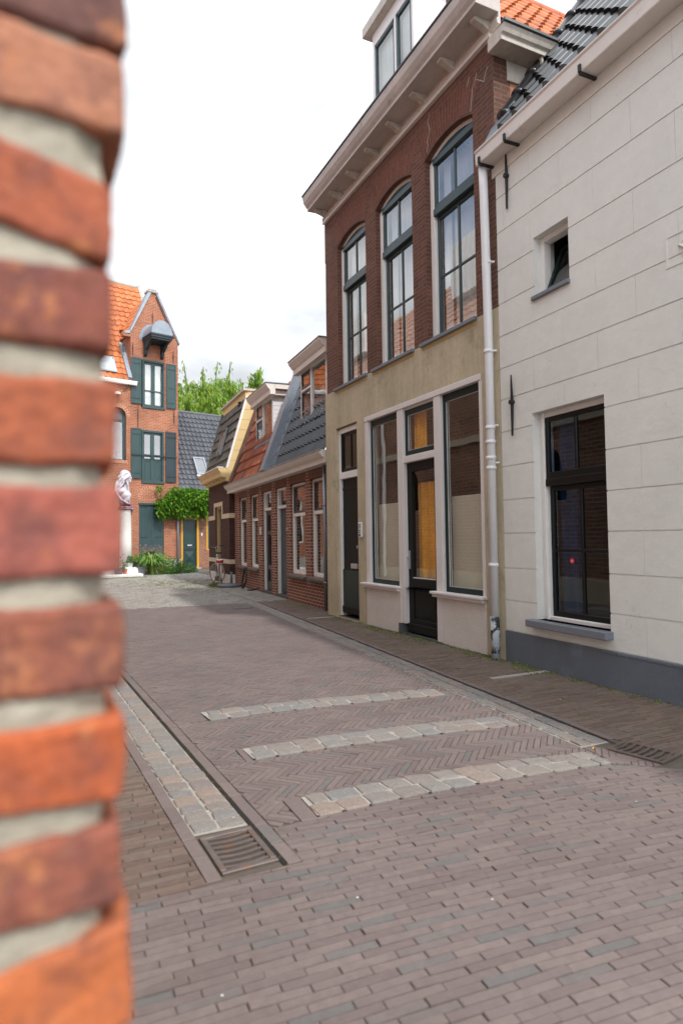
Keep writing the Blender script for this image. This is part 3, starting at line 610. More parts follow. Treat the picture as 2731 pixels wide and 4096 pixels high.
# ------------------------------------------------------------------ foreground wall of old bricks (left edge)
def rough_brick(mb, x0, x1, y0, y1, z0, z1, seed, res=.006, amp=.006, tiltz=0):
    """lumpy hand-made brick as a closed grid box"""
    nx, ny, nz = [max(2, min(60, int(abs(q)/res))) for q in (x1-x0, min(.06, y1-y0), z1-z0)]
    idx = {}; c = ((x0+x1)/2, (y0+y1)/2, (z0+z1)/2); hx, hy, hz = (x1-x0)/2, (y1-y0)/2, (z1-z0)/2; rr = .007
    def vert(i, j, k):
        if (i, j, k) in idx: return idx[(i, j, k)]
        p = Vector((x0+(x1-x0)*i/nx, y0+(y1-y0)*j/ny, z0+(z1-z0)*k/nz)); q = p-Vector(c)
        inner = Vector((max(-hx+rr, min(hx-rr, q.x)), max(-hy+rr, min(hy-rr, q.y)), max(-hz+rr, min(hz-rr, q.z)))); d = q-inner
        if d.length > 0: d = d.normalized()*rr
        p = Vector(c)+inner+d
        s = Vector((p.x*20+seed*7.1, p.y*20, p.z*20)); s2 = s*5.1
        nv = Vector((noise.noise(s), noise.noise(s+Vector((9, 3, 1))), noise.noise(s+Vector((4, 8, 2)))))*amp+Vector((noise.noise(s2), noise.noise(s2+Vector((5, 5, 5))), noise.noise(s2+Vector((1, 2, 3)))))*amp*.45
        p += nv; p.z += tiltz*(p.x-x1); idx[(i, j, k)] = len(mb.v); mb.v.append(tuple(p)); return idx[(i, j, k)]
    for i in range(nx):
        for k in range(nz):
            mb.f.append((vert(i, 0, k), vert(i+1, 0, k), vert(i+1, 0, k+1), vert(i, 0, k+1))); mb.f.append((vert(i+1, ny, k), vert(i, ny, k), vert(i, ny, k+1), vert(i+1, ny, k+1)))
    for j in range(ny):
        for k in range(nz):
            mb.f.append((vert(nx, j, k), vert(nx, j+1, k), vert(nx, j+1, k+1), vert(nx, j, k+1))); mb.f.append((vert(0, j+1, k), vert(0, j, k), vert(0, j, k+1), vert(0, j+1, k+1)))
    for i in range(nx):
        for j in range(ny):
            mb.f.append((vert(i, j, nz), vert(i+1, j, nz), vert(i+1, j+1, nz), vert(i, j+1, nz))); mb.f.append((vert(i+1, j, 0), vert(i, j, 0), vert(i, j+1, 0), vert(i+1, j+1, 0)))
FY = .55
bw = thing('brick_wall', 'rough orange brick wall corner close up at the left edge', 'wall', (0, FY, 0))
fb = MB(); brick_cols = []
def rb_(*a, col=None, **k):
    n0 = len(fb.v); rough_brick(fb, *a, **k); c = col or rnd.choice([(.30, .08, .04), (.24, .07, .05), (.34, .10, .04)]); brick_cols.extend([c]*(len(fb.v)-n0))
hue = [(.15, .075, .065), (.36, .16, .10), (.33, .10, .055), (.20, .07, .052), (.34, .10, .05), (.31, .095, .07), (.24, .085, .055), (.38, .095, .038), (.25, .085, .055), (.42, .125, .048)]
hand = [(1.869, 1.94, .0640), (1.793, 1.858, .0620), (1.680, 1.745, .0510), (1.607, 1.672, .0530), (1.513, 1.579, .0560), (1.423, 1.493, .0585), (1.330, 1.397, .0610), (1.243, 1.305, .0610), (1.157, 1.217, .0590), (1.062, 1.143, .0670)]
for q, (a, b, e) in enumerate(hand):
    tz = (-.27 if q == 2 else -.06 if q == 1 else .2 if q == 9 else 0)
    rb_(e-(.24 if q % 2 else .12), e, 0, .12, a-.0015, b+.0015, q, .003, .0032, tz, col=hue[q])
    rb_(e-(.24 if q % 2 else .12)-.25, e-(.24 if q % 2 else .12)-.02, .0, .12, a, b, q+40, .02, .004)
    rb_(-.06, e-.004, .14, .38, a, b, q+80, .02, .004)
z = 1.969; q = 0
while z < 3.2:
    rb_(-.45, -.19+.1*(q % 2), 0, .11, z, z+.065, q+120, .03, .004); rb_(-.17+.1*(q % 2), .062, 0, .24-.12*(q % 2), z, z+.065, q+140, .03, .004); z += .09; q += 1
z = .97; q = 0
while z > 0:
    rb_(-.45, -.19+.1*(q % 2), 0, .11, z, z+.065, q+160, .03, .004); rb_(-.17+.1*(q % 2), .062, 0, .24-.12*(q % 2), z, z+.065, q+180, .03, .004); z -= .09; q += 1
fbo = fb.build('brickwork', 'front_brick', bw, smooth=True)
ca = fbo.data.color_attributes.new('brick_colour', 'FLOAT_COLOR', 'POINT'); ca.data.foreach_set('color', [q for c in brick_cols for q in (*c, 1)])
mm = MB(); nz = 260
for k in range(nz+1):
    zz = k*3.2/nz
    for m_ in range(22):
        t = m_/21; x = -.46+.505*t; s = Vector((x*30, 0, zz*30)); mm.v.append((x+(noise.noise(s)*.006 if m_ > 18 else 0), .008+noise.noise(s+Vector((3, 3, 3)))*.006+(.012 if m_ == 21 else 0), zz))
for k in range(nz):
    for m_ in range(21): a = k*22+m_; mm.f.append((a, a+1, a+23, a+22))
mm.box(-.46, .043, .02, .5, 0, 3.2); mm.build('mortar', 'front_mortar', bw, smooth=False)

# ------------------------------------------------------------------ old church-like building opposite (seen in the panes)
ch = thing('church_hall', 'old brick hall behind the near wall, mirrored in the shop windows', 'building', (.02, 1.1, 0), R(-90))
# local x runs towards -Y... keep facade frame: x left as seen from the street
ch.rotation_euler = (0, 0, R(-90)); ch.location = (.02, 29, 0)
hol = [(x, x+.75, 2.2, 3.4) for x in (9.2, 12.4, 16.2, 17.6, 20.2, 23.4)]+[(x, x+.35, 5.3, 6.3) for x in (8.9, 11.2, 13.4, 15.9, 18.8, 22.2)]
m = MB().wall(2.5, 27.8, 0, 7.0, hol, .4)
for h in hol:
    if h[2] < 3: spandrel(m, h[0], h[1], 3.0, .37, 3.4, 0, .4)
m.build('wall', 'church_brick', ch)
boxes('stone_band', 'creamstone', ch, (2.5, 27.8, 0, .04, 3.8, 3.98), (2.5, 27.8, 0, .05, .0, .5))
MB().box(2.6, 27.7, -.6, -.42, 1, 6.8).build('dark_backing', 'blackframe', ch)  # black slab behind the openings stands in for dark rooms
tile_roof('roof', 'hall_tile', ch, (2.3, .25, 6.95), (1, 0, 0), (0, -.6, .8), 25.6, 2.9, .26, .34, .03)
MB().box(2.3, 27.9, .12, .3, 6.86, 6.98).build('roof_gutter', 'white', ch)
MB().tube([(11.4, .12, 6.8), (11.4, .12, .2)], .06, 10).build('downpipe', 'plastic_w', ch)
boxes('dormer', 'white', ch, (6.5, 9.2, -1.3, -.2, 8.0, 9.4), (14.5, 17.5, -1.3, -.2, 8.0, 9.5), (19.5, 21.8, -1.3, -.2, 8.0, 9.4))

# ------------------------------------------------------------------ helper: street facade frames
FX = 4.88
XA = math.atan2(1, 0)
def house(name, label, p, ang, group=None): return thing(name, label, 'house', (p[0], p[1], 0), ang, group)

CRACKS = [[(1.02, 7.37), (1.07, 7.26), (1.02, 7.12), (1.10, 7.0), (1.07, 6.93), (1.12, 6.86)], [(-.04, 7.22), (.0, 7.13), (.05, 7.07), (.07, 6.95), (.10, 6.80)], [(-.26, 7.15), (-.20, 7.08), (-.18, 7.01), (-.10, 7.08), (-.03, 7.14)], [(.11, 7.27), (.16, 7.17)]]
# ================================================================== brick house with shopfront
BH = house('brick_house', 'tall brown brick house with ochre ground floor and white shopfront', (FX, 6.295), PI/2)
up = [(.07, 1.19, 4.17, 6.90), (1.54, 2.67, 4.17, 6.90), (3.02, 4.15, 4.17, 6.90)]
gr = [(-.01, 3.12, .69, 3.44), (.90, 2.00, 0.0, .69), (3.43, 4.28, .02, 3.44)]
m = MB().wall(-.35, 4.68, 4.15, 7.58, up, .25)
for u in up: spandrel(m, u[0], u[1], 6.76, .13, 6.90, 0, .25)
m.build('wall', 'brown_brick', BH)
am = MB()
for u in up:     # fan of upright bricks over each window, a touch proud
    P = arc_pts(u[0]-.03, u[1]+.03, 6.79, .125, 14); Q = arc_pts(u[0]-.16, u[1]+.16, 7.17, .13, 14)
    for k in range(14):
        (a, za), (b, zb), (c, zc), (d, zd) = P[k], P[k+1], Q[k+1], Q[k]; s0 = u[0]+k*.0888
        am.quad((b, .003, zb), (a, .003, za), (d, .003, zd), (c, .003, zc), uv=[(s0+.0888, 0), (s0, 0), (s0, .38), (s0+.0888, .38)])
am.build('arch', 'brown_arch', BH)
m = MB().wall(-.35, 4.74, 0, 4.15, gr, .25, y=.012); m.build('ground_floor_wall', 'ochre', BH)
m = MB()
m.wall(-.35, 4.74, .0, 7.5, (), .2, y=-3.6); m.build('back_wall', 'brown_brick', BH)
boxes('side_wall', 'side_brick', BH, (-.352, -.15, -3.6, -.25, 0, 7.5), (4.55, 4.70, -3.6, -.25, 0, 7.5))
room(BH, -.1, 4.5, .0, 3.8, 2.6); room(BH, -.1, 4.5, 4.05, 7.3, 2.4)
# shopfront plinth
boxes('plinth', 'shop_render', BH, (-.01, .92, -.2, .030, 0, .64), (2.00, 3.12, -.2, .030, 0, .64), bev=.01)
MB().box(1.985, 2.075, -.18, .036, 0, .16).box(.90, 2.0, -.18, .03, 0, .022).build('doorstep', 'zinc_d', BH)
# shopfront timber
f = MB(); yb, yf2 = -.14, .02
f.box(-.01, .05, yb, yf2, .69, 3.44).box(.90, 1.06, yb, yf2, .0, 3.36).box(1.90, 2.06, yb, yf2, .16, 3.36).box(3.00, 3.12, yb, yf2, .69, 3.44)
f.box(-.01, 3.12, yb, yf2+.012, 3.36, 3.44).box(1.06, 1.90, yb, yf2-.01, 2.54, 2.64)
f.box(1.06, 1.90, yb, yf2-.03, 3.33, 3.36)
sf = bevel(f.build('shopfront', 'shop_white', BH), .006)
for a, b in ((-.03, 1.12), (2.02, 3.22)): bevel(MB().box(a, b, -.1, .10, .665, .70).box(a+.02, b-.02, -.1, .075, .625, .665).build('sill', 'shop_white', BH), .006)
def darkframe(x0, x1, z0, z1, y, w, top=None):
    q = MB().box(x0, x0+w, y-.05, y, z0, z1).box(x1-w, x1, y-.05, y, z0, z1).box(x0+w, x1-w, y-.05, y, z1-(top or w), z1).box(x0+w, x1-w, y-.05, y, z0, z0+w*1.3); o = bevel(q.build('window', 'green', BH), .004)
    e = .008; q = MB(); a, b, c, d = x0+w, x1-w, z0+w*1.3, z1-(top or w)
    q.box(a, a+e, y-.03, y-.016, c, d).box(b-e, b, y-.03, y-.016, c, d).box(a+e, b-e, y-.03, y-.016, d-e, d).box(a+e, b-e, y-.03, y-.016, c, c+e); q.build('glazing_bead', 'curtain', o)
    MB().quad((b, y-.024, c), (a, y-.024, c), (a, y-.024, d), (b, y-.024, d)).build('pane', 'glass', o); return o
darkframe(.05, .90, .70, 3.36, -.03, .055, .10); darkframe(2.06, 3.00, .70, 3.36, -.03, .055, .10); darkframe(1.06, 1.90, 2.64, 3.33, -.03, .06, .08)
boxes('blind', 'blind', BH, (.08, .9, -.16, -.15, .74, 1.98), (2.06, 2.98, -.16, -.15, .74, 1.98))
curtain(BH, 1.12, 1.86, .84, 2.24, -.22, 'amber', .045, 4); curtain(BH, 1.52, 1.86, 2.66, 3.3, -.17, 'amber', .02, 5)
# shop door
dr = MB(); x0, x1, z0, z1, y = 1.06, 1.90, .05, 2.54, -.05
dr.box(x0, x0+.12, y-.05, y, z0, z1).box(x1-.13, x1, y-.05, y, z0, z1).box(x0+.12, x1-.13, y-.05, y, 2.40, z1).box(x0+.12, x1-.13, y-.05, y, z0, .24).box(x0+.12, x1-.13, y-.05, y, .70, .84).box(x0+.12, x1-.13, y-.035, y-.018, .24, .70).box(x0+.15, x1-.16, y-.02, y-.008, .28, .66)
dr.box(x0, x1, y, y+.025, z0, z0+.12)
door = bevel(dr.build('door', 'blackgreen', BH), .005)
MB().quad((x1-.13, y-.03, .84), (x0+.12, y-.03, .84), (x0+.12, y-.03, 2.40), (x1-.13, y-.03, 2.40)).build('pane', 'glass', door)
MB().box(x0+.12, x1-.13, y-.02, y+.002, .835, .85).build('glazing_bead', 'curtain', door)
MB().box(1.835, 1.872, y, y+.012, .97, 1.24).tube([(1.853, y+.01, 1.14), (1.853, y+.05, 1.14), (1.78, y+.055, 1.14)], .009, 8).tube([(1.853, y, 1.05), (1.853, y+.016, 1.05)], .012, 8).build('handle', 'steel', door)
# side door with transom light
f = MB(); f.box(4.20, 4.28, -.14, -.035, .04, 3.40).box(3.43, 3.47, -.14, -.035, .04, 3.40).box(3.47, 4.20, -.14, -.035, 3.33, 3.42).box(3.43, 4.21, -.14, -.02, 2.50, 2.62)
bevel(f.build('door_frame', 'white', BH), .005)
q = window(BH, 3.47, 4.20, 2.62, 3.34, -.05, 'blackframe', .03, .05, 'blackframe', .03, [(2.65, 3.31, 2, 1, .0)], 'glass_dim', 'transom_window')
MB().box(3.47, 4.20, -.12, -.1, 2.66, 3.3).build('frosted_backing', 'blind', q)
d = MB(); d.box(3.47, 4.20, -.13, -.075, .16, 2.50).box(3.47, 4.20, -.075, -.035, .10, .22).box(3.47, 4.20, -.075, -.062, .22, .88).box(3.47, 4.20, -.075, -.064, 2.30, 2.34)
door = bevel(d.build('door', 'blackgreen', BH), .004)
MB().box(3.47, 4.20, -.062, -.055, .22, .86).build('kick_panel', 'green', door)
MB().box(3.62, 3.86, -.075, -.048, .90, .985).box(3.66, 3.82, -.048, -.042, .93, .965).build('letter_slot', 'dirtyw', door)
MB().tube([(3.53, -.075, 1.28), (3.53, -.03, 1.28), (3.53, -.015, 1.28)], [.012, .02, .028], 12).build('knob', 'steel', door)
MB().box(3.43, 4.28, -.2, .0, -.01, .03).build('threshold', 'stonesill', BH)
# bell panel
b = bevel(MB().box(3.25, 3.37, .012, .045, 1.44, 1.70).build('bell_panel', 'plastic_w', BH), .012, 2)
m = MB()
for k in range(7): m.box(3.275, 3.345, .045, .047, 1.60+k*.011, 1.604+k*.011)
m.build('speaker_slots', 'greyframe', b)
MB().box(3.29, 3.33, .045, .052, 1.555, 1.575).box(3.29, 3.33, .045, .052, 1.52, 1.54).box(3.28, 3.34, .045, .049, 1.46, 1.50).build('bell_buttons', 'stonesill', b)
# upper windows
for i, (a, b, c, d) in enumerate(up):
    fo = MB(); yb, y = -.19, -.09
    fo.box(a, a+.07, yb, y, c, 6.78).box(b-.10, b, yb, y, c, 6.78)
    P = arc_pts(a, b, 6.76, .13, 12)
    hd_ = MB()
    for (p0, q0), (p1, q1) in zip(P, P[1:]):
        fo.prism([(p0, y, q0-.05), (p1, y, q1-.05), (p1, y, q1+.01), (p0, y, q0+.01)], (0, 0, 0), (0, -.1, 0))
        if p0 > a+.04 and p1 < b-.08: hd_.prism([(p0, y-.012, 6.70), (p1, y-.012, 6.70), (p1, y-.012, q1-.05), (p0, y-.012, q0-.05)], (0, 0, 0), (0, -.06, 0))
    w_ = bevel(fo.build('window', 'white', BH), .005); hd_.build('arched_head', 'green_frame', w_)
    s = MB(); g_ = MB(); xa, xb = a+.05, b-.10
    y1 = -.10
    s.box(xa, xb, y1-.06, y1+.03, 5.93, 6.03)
    for za, zb, yy, rows in ((6.03, 6.71, y1+.01, 1), (4.19, 5.93, y1-.035, 2)):
        s.box(xa, xa+.05, yy-.045, yy, za, zb).box(xb-.05, xb, yy-.045, yy, za, zb).box(xa+.05, xb-.05, yy-.045, yy, zb-.05, zb).box(xa+.05, xb-.05, yy-.045, yy, za, za+.06)
        xm = (xa+xb)/2; s.box(xm-.016, xm+.016, yy-.04, yy-.004, za+.06, zb-.05)
        if rows == 2: zm = (za+zb)/2; s.box(xa+.05, xb-.05, yy-.038, yy-.006, zm-.016, zm+.016)
        g_.quad((xb-.05, yy-.022, za+.05), (xa+.05, yy-.022, za+.05), (xa+.05, yy-.022, zb-.04), (xb-.05, yy-.022, zb-.04))
    if True: s.box(xa, xb, y1+.012, y1+.03, 6.66, 6.75)
    bevel(s.build('sash', 'green_frame', w_), .005); g_.build('pane', 'glass_old', w_)
    curtain(w_, b-.30, b-.13, 4.25, 6.7, -.24, 'curtain', .012, 4)
    curtain(w_, a+.06, b-.34, 4.22, 6.7, -.26, 'curtain', .010, 9)
    sillpart(w_, a-.02, b+.14, -.12, .06, 4.12, 4.17)
    MB().box(a, b+.10, -.01, .02, 4.075, 4.12).build('sill_bed', 'ochre_pale', w_)
# cornice and gutter along the front, with brackets
cp = MB()
prof = [(.00, 7.52), (.05, 7.52), (.06, 7.58), (.035, 7.60), (.035, 7.66), (.36, 7.66), (.36, 7.70), (.40, 7.74), (.44, 7.80), (.46, 7.90), (.44, 7.92), (.0, 7.92)]
prof = [(y, z-.03) for y, z in prof]
cp.prism([(-.51, y, z) for y, z in prof], (0, 0, 0), (5.20, 0, 0)); bevel(cp.build('cornice', 'cornice_u', BH), .004)
MB().box(-.52, 4.70, .34, .475, 7.885, 7.905).build('gutter_lip', 'zinc_d', BH)
MB().box(-.35, 4.69, -.01, .052, 7.44, 7.49).build('frieze', 'gutterw', BH)
for x in (4.50, 3.81, 3.12, 2.43, 1.73, 1.04, .35, -.36):
    bevel(MB().prism([(x, .02, 7.50), (x, .02, 7.628), (x, .27, 7.628), (x, .27, 7.585), (x, .13, 7.55)], (0, 0, 0), (.09, 0, 0)).build('bracket', 'dirtyw', BH), .004)
# side cornice going back along the near gable wall
bevel(MB().prism([(-.352-y, .08, z) for y, z in [(.0, 7.22), (.25, 7.22), (.25, 7.28), (.28, 7.30), (.31, 7.37), (.31, 7.39), (.0, 7.39)]], (0, 0, 0), (0, -3.8, 0)).build('side_cornice', 'dirtyw', BH), .004)
bevel(MB().box(-.375, -.352, -3.7, -.20, 6.96, 7.10).box(-.362, -.352, -3.7, -.20, 7.10, 7.22).build('side_frieze', 'dirtyw', BH), .004)
MB().box(-.69, -.62, -3.75, .09, 7.39, 7.42).build('side_gutter', 'zinc_d', BH)
boxes('side_bracket', 'dirtyw', BH, *[(-.58, -.366, yy-.12, yy, 7.12, 7.22) for yy in (-.55, -1.4, -2.3)])
MB().prism([(-.34, -.28, 7.39), (.98, -.28, 7.39), (.98, -.28, 9.36), (-.30, -.28, 7.55)], (0, 0, 0), (0, -3.3, 0)).build('hip_underlay', 'brown_brick', BH)
# roofs
tile_roof('roof', 'tile_dark', BH, (0.9, .05, 7.78), (1, 0, 0), (0, -.62, .78), 3.85, 3.0, .24, .34, .05)
tile_roof('hip_roof', 'tile_orange', BH, (-.40, -.30, 7.60), (0, -1, 0), (.585, 0, .811), 7.0, 2.32, .20, .30, .05)
m = MB(); 
for k in range(18): m.tube([(.98, -.4-k*.38, 9.52), (.98, -.80-k*.38, 9.50)], [.085, .10], 10)
m.build('ridge_tile', 'pot_terra', BH, smooth=True)
MB().quad((1.0, -.1, 7.6), (4.7, -.1, 7.6), (4.7, -2.2, 9.9), (1.0, -2.2, 9.5)).build('roof_underlay', 'lead', BH)
# tall flat-roofed dormer
dm = MB(); y = -.6; dm.box(2.35, 2.42, -3.4, y, 7.6, 10.70).box(3.69, 3.76, -3.4, y, 7.6, 10.70).box(2.42, 3.69, -3.4, y-.08, 10.50, 10.70).box(2.42, 3.69, y-.08, y, 10.46, 10.70).box(2.42, 3.69, y-.1, y, 7.6, 8.2)
dmo = bevel(dm.build('dormer', 'shop_white', BH), .006)
for a, b in ((2.42, 2.92), (2.98, 3.69)):
    q = MB().box(a, a+.05, y-.06, y-.01, 8.2, 10.46).box(b-.05, b, y-.06, y-.01, 8.2, 10.46).box(a, b, y-.06, y-.01, 10.40, 10.46).box(a, b, y-.06, y-.01, 8.2, 8.3); q.build('sash', 'green_frame', dmo)
    MB().quad((b-.05, y-.035, 8.3), (a+.05, y-.035, 8.3), (a+.05, y-.035, 10.4), (b-.05, y-.035, 10.4)).build('pane', 'glass_old', dmo)
    curtain(dmo, a+.03, b-.03, 8.2, 10.42, y-.12, 'curtain', .008, 5)
MB().box(2.92, 2.98, y-.06, y, 8.2, 10.46).build('mullion', 'shop_white', dmo)
MB().box(2.15, 3.90, -3.6, y+.14, 10.70, 10.88).build('flat_roof', 'dirtyw', dmo)
m = MB()
for P in CRACKS:
    for (a, za), (b, zb) in zip(P, P[1:]): m.quad((a-.008, .005, za), (a+.008, .005, za), (b+.008, .005, zb), (b-.008, .005, zb))
m.build('crack_repair', 'concrete', BH)
# strip of cladding at the far corner
MB().box(4.69, 4.72, -.25, .0, 6.7, 7.45).build('corner_board', 'white', BH)

# ================================================================== white rendered house
wa = math.atan2(1, 0)+.0
wd = Vector((.0225, 1, 0)).normalized()
WH = house('white_house', 'white rendered house scored into blocks with grey plinth', (FX, 6.295), math.atan2(wd.y, wd.x))
JZ = [.35, .70, 1.07, 1.47, 1.855, 2.245, 2.65, 3.03, 3.40, 3.78, 4.165, 4.57, 5.02, 5.44]
wins = [(-1.90, -.89, .53, 2.78), (-1.50, -.98, 4.05, 4.70)]
m = MB(); xw0, xw1 = -9.0, -.355
vj = {}
for i, z in enumerate(JZ+[6.15]):
    vj[i] = [(-.94 if i % 2 else -.62)-k*.455*1.0-(.0) for k in range(0)]
# main slab is set back by the joint depth; each block stands proud of it
m.wall(xw0, xw1, .0, 6.1, wins, .28, y=-.010)
lv = JZ+[6.1]; jw = .013
for i in range(len(JZ)):
    z0, z1 = lv[i]+jw/2, lv[i+1]-jw/2; off = .0 if i % 2 else .47
    xs = [xw1]; x = -.93 if i % 2 else -.48
    while x > xw0: xs.append(x); x -= .91
    xs.append(xw0)
    for a, b in zip(xs, xs[1:]):
        x1, x0 = a-.0015, b+.0015
        segs = [(x0, x1, z0, z1)]
        for (p, q, r_, t_) in wins:
            ns = []
            for (s0, s1, s2, s3) in segs:
                if q <= s0 or p >= s1 or t_ <= s2 or r_ >= s3: ns.append((s0, s1, s2, s3)); continue
                if s0 < p: ns.append((s0, p, s2, s3))
                if s1 > q: ns.append((q, s1, s2, s3))
                c0, c1 = max(s0, p), min(s1, q)
                if s2 < r_: ns.append((c0, c1, s2, r_))
                if s3 > t_: ns.append((c0, c1, t_, s3))
            segs = ns
        for s0, s1, s2, s3 in segs: m.box(s0, s1, -.010, 0, s2, s3)
m.build('wall', 'ashlar', WH)
MB().box(xw0, -1.0, -.01, .018, .0, .345).box(-1.0+.004, xw1, -.01, .012, .0, .345).box(xw0, -1.0, .018, .024, .325, .345).build('plinth', 'plinth', WH)
MB().box(-.355, -.17, -.26, -.02, 0, 6.1).build('party_strip', 'brown_brick', WH)
room(WH, -2.6, -.6, .2, 3.0, 2, mat='room'); room(WH, -1.8, -.8, 3.8, 5, .8)
# big sash window
a, b, c, d = wins[0]; y = -.10
f = MB().box(b-.085, b, y-.10, y, c, d).box(a, a+.05, y-.10, y, c, d).box(a+.05, b-.085, y-.10, y, d-.07, d).box(b-.085, b-.05, y, y+.02, c, d).box(a+.05, b-.085, y-.1, y-.01, c-.01, c+.04)
w_ = bevel(f.build('window', 'white', WH), .006)
s = MB(); g_ = MB(); xa, xb = a+.04, b-.09
s.box(xa, xb, y-.07, y+.02, 1.97, 2.05)
for za, zb, yy, rows in ((2.05, 2.72, y+.01, 1), (c+.03, 1.97, y-.04, 2)):
    s.box(xa, xa+.05, yy-.045, yy, za, zb).box(xb-.05, xb, yy-.045, yy, za, zb).box(xa+.05, xb-.05, yy-.045, yy, zb-.05, zb).box(xa+.05, xb-.05, yy-.045, yy, za, za+.07)
    xm = (xa+xb)/2; s.box(xm-.017, xm+.017, yy-.04, yy-.004, za+.07, zb-.05)
    if rows == 2: zm = 1.28; s.box(xa+.05, xb-.05, yy-.038, yy-.006, zm-.017, zm+.017)
    g_.quad((xb-.05, yy-.022, za+.05), (xa+.05, yy-.022, za+.05), (xa+.05, yy-.022, zb-.04), (xb-.05, yy-.022, zb-.04))
bevel(s.build('sash', 'blackframe', w_), .005); g_.build('pane', 'glass_blue', w_)
stk = MB(); st_c = (-1.27, y-.050, 1.17)
stk.tube([(st_c[0], st_c[1]-.002, st_c[2]), (st_c[0], st_c[1]+.0, st_c[2])], .030, 20); so_ = stk.build('sticker', 'red_dot', w_)
k = MB(); zz = st_c[2]; X = st_c[0]; Yy = st_c[1]+.0015
k.box(X+.010, X+.013, Yy-.001, Yy, zz-.012, zz+.014).box(X+.003, X+.010, Yy-.001, Yy, zz-.012, zz-.009).box(X+.003, X+.010, Yy-.001, Yy, zz-.002, zz+.001).box(X+.002, X+.004, Yy-.001, Yy, zz-.010, zz-.001).box(X-.010, X-.007, Yy-.001, Yy, zz-.014, zz+.010).box(X-.014, X-.003, Yy-.001, Yy, zz+.002, zz+.005)
k.build('sticker_letters', 'white', so_)
MB().box(b-.36, b-.12, -.30, -.26, .5, 2.7).build('blue_slab', plain('blue_slab', (.03, .10, .19), .8, .3, streak=.4), w_)  # added blue slab, stands in for the blue tint seen in the pane
sillpart(w_, a-.03, b+.08, -.13, .105, .455, .53)
# small open window
a, b, c, d = wins[1]; y = -.09
f = MB().box(b-.06, b, y-.1, y, c, d).box(a, a+.03, y-.1, y, c, d).box(a+.03, b-.06, y-.1, y, d-.06, d)
w_ = bevel(f.build('window', 'white', WH), .005)
Mx = Matrix.Translation((0, y-.03, c+.05)) @ Matrix.Rotation(R(24), 4, 'X')
q = MB().box(a+.04, a+.08, -.02, .02, 0, .56, Mx).box(b-.11, b-.07, -.02, .02, 0, .56, Mx).box(a+.08, b-.11, -.02, .02, 0, .04, Mx).box(a+.08, b-.11, -.02, .02, .52, .56, Mx); q.build('sash', 'green', w_)
gq = [Mx @ Vector(p) for p in ((b-.11, 0, .04), (a+.08, 0, .04), (a+.08, 0, .52), (b-.11, 0, .52))]; MB().quad(*gq).build('pane', 'glass', w_)
sillpart(w_, a-.01, b+.03, -.12, .035, 4.005, 4.05)
anchor(WH, -.58, 5.22, 5.93); anchor(WH, -.58, 2.58, 3.28)
# plaque recess with a worn relief
m = MB(); m.box(-3.3, -2.62, -.012, .006, 3.70, 3.72).box(-3.3, -2.62, -.012, .006, 3.96, 3.98).box(-2.64, -2.62, -.012, .006, 3.72, 3.96).box(-3.3, -3.28, -.012, .006, 3.72, 3.96)
for x in (-2.78, -2.92, -3.06): m.tube([(x, .003, 3.76), (x-.05, .008, 3.80), (x+.02, .008, 3.86), (x-.04, .004, 3.92)], [.008, .016, .014, .006], 6)
m.build('plaque', 'ashlar', WH)
# gutter box, brackets, roof
pr = [(.0, 5.90), (.015, 5.86), (.19, 5.86), (.20, 5.87), (.205, 6.0), (.22, 6.02), (.22, 6.04), (.0, 6.04)]
bevel(MB().prism([(xw0, yy, z) for yy, z in pr], (0, 0, 0), (xw0*-1-.24, 0, 0)).build('gutter_box', 'gutterw', WH), .004)
MB().box(xw0, -.3, -.01, .012, 5.72, 5.87).build('fascia', 'ashlar', WH)
for x in (-.33, -.80, -1.93, -3.1): MB().box(x-.015, x+.015, .0, .215, 5.835, 5.858).box(x-.015, x+.015, .207, .226, 5.858, 5.93).build('gutter_bracket', 'black_iron', WH)
tile_roof('roof', 'tile_black', WH, (-9.0, .06, 6.10), (1, 0, 0), (0, -.573, .819), 8.46, 3.4, .25, .31, .075, .045, 'p')
m = MB(); o = Vector((-.48, -.02, 6.36)); vd = Vector((0, -.573, .819))
for k in range(9):
    p = o+vd*(.03+k*.38); q = p+vd*.40; m.tube([p, p+vd*.05, p+vd*.06, q], [.085, .085, .066, .060], 12); 
m.build('verge_tile', 'tile_black', WH, smooth=True)
MB().box(-.58, -.37, -2.4, .0, 6.02, 6.06).quad((-.56, .05, 6.10), (-.36, .05, 6.10), (-.36, -1.8, 8.95), (-.56, -1.8, 8.95)).prism([(-.62, .14, 6.06), (-.30, .14, 6.06), (-.30, -.10, 6.5), (-.62, -.10, 6.5)], (0, 0, 0), (0, .01, .01)).build('flashing', 'lead', WH)
# downpipe between the houses
P = [(-.262, .07, 5.86), (-.262, .075, .02)]
m = MB().tube([(-.27, .12, 5.85), (-.268, .11, 5.6), (-.262, .085, 4.0), (-.26, .085, .5)], .052, 14)
for z in (4.7, 3.63, 2.72, 2.55, 2.36, 2.24, 1.1): m.tube([(-.261, .085, z-.02), (-.261, .085, z+.02)], .060, 14)
for z in (4.70, 3.63, 2.74, 2.30): m.tube([(-.33, .02, z), (-.30, .06, z)], .014, 6)
dp = m.build('downpipe', 'plastic_w', WH, smooth=True)
MB().tube([(-.26, .085, .50), (-.262, .085, .0)], .054, 14).build('pipe_foot', 'pipe_low', dp, smooth=True)

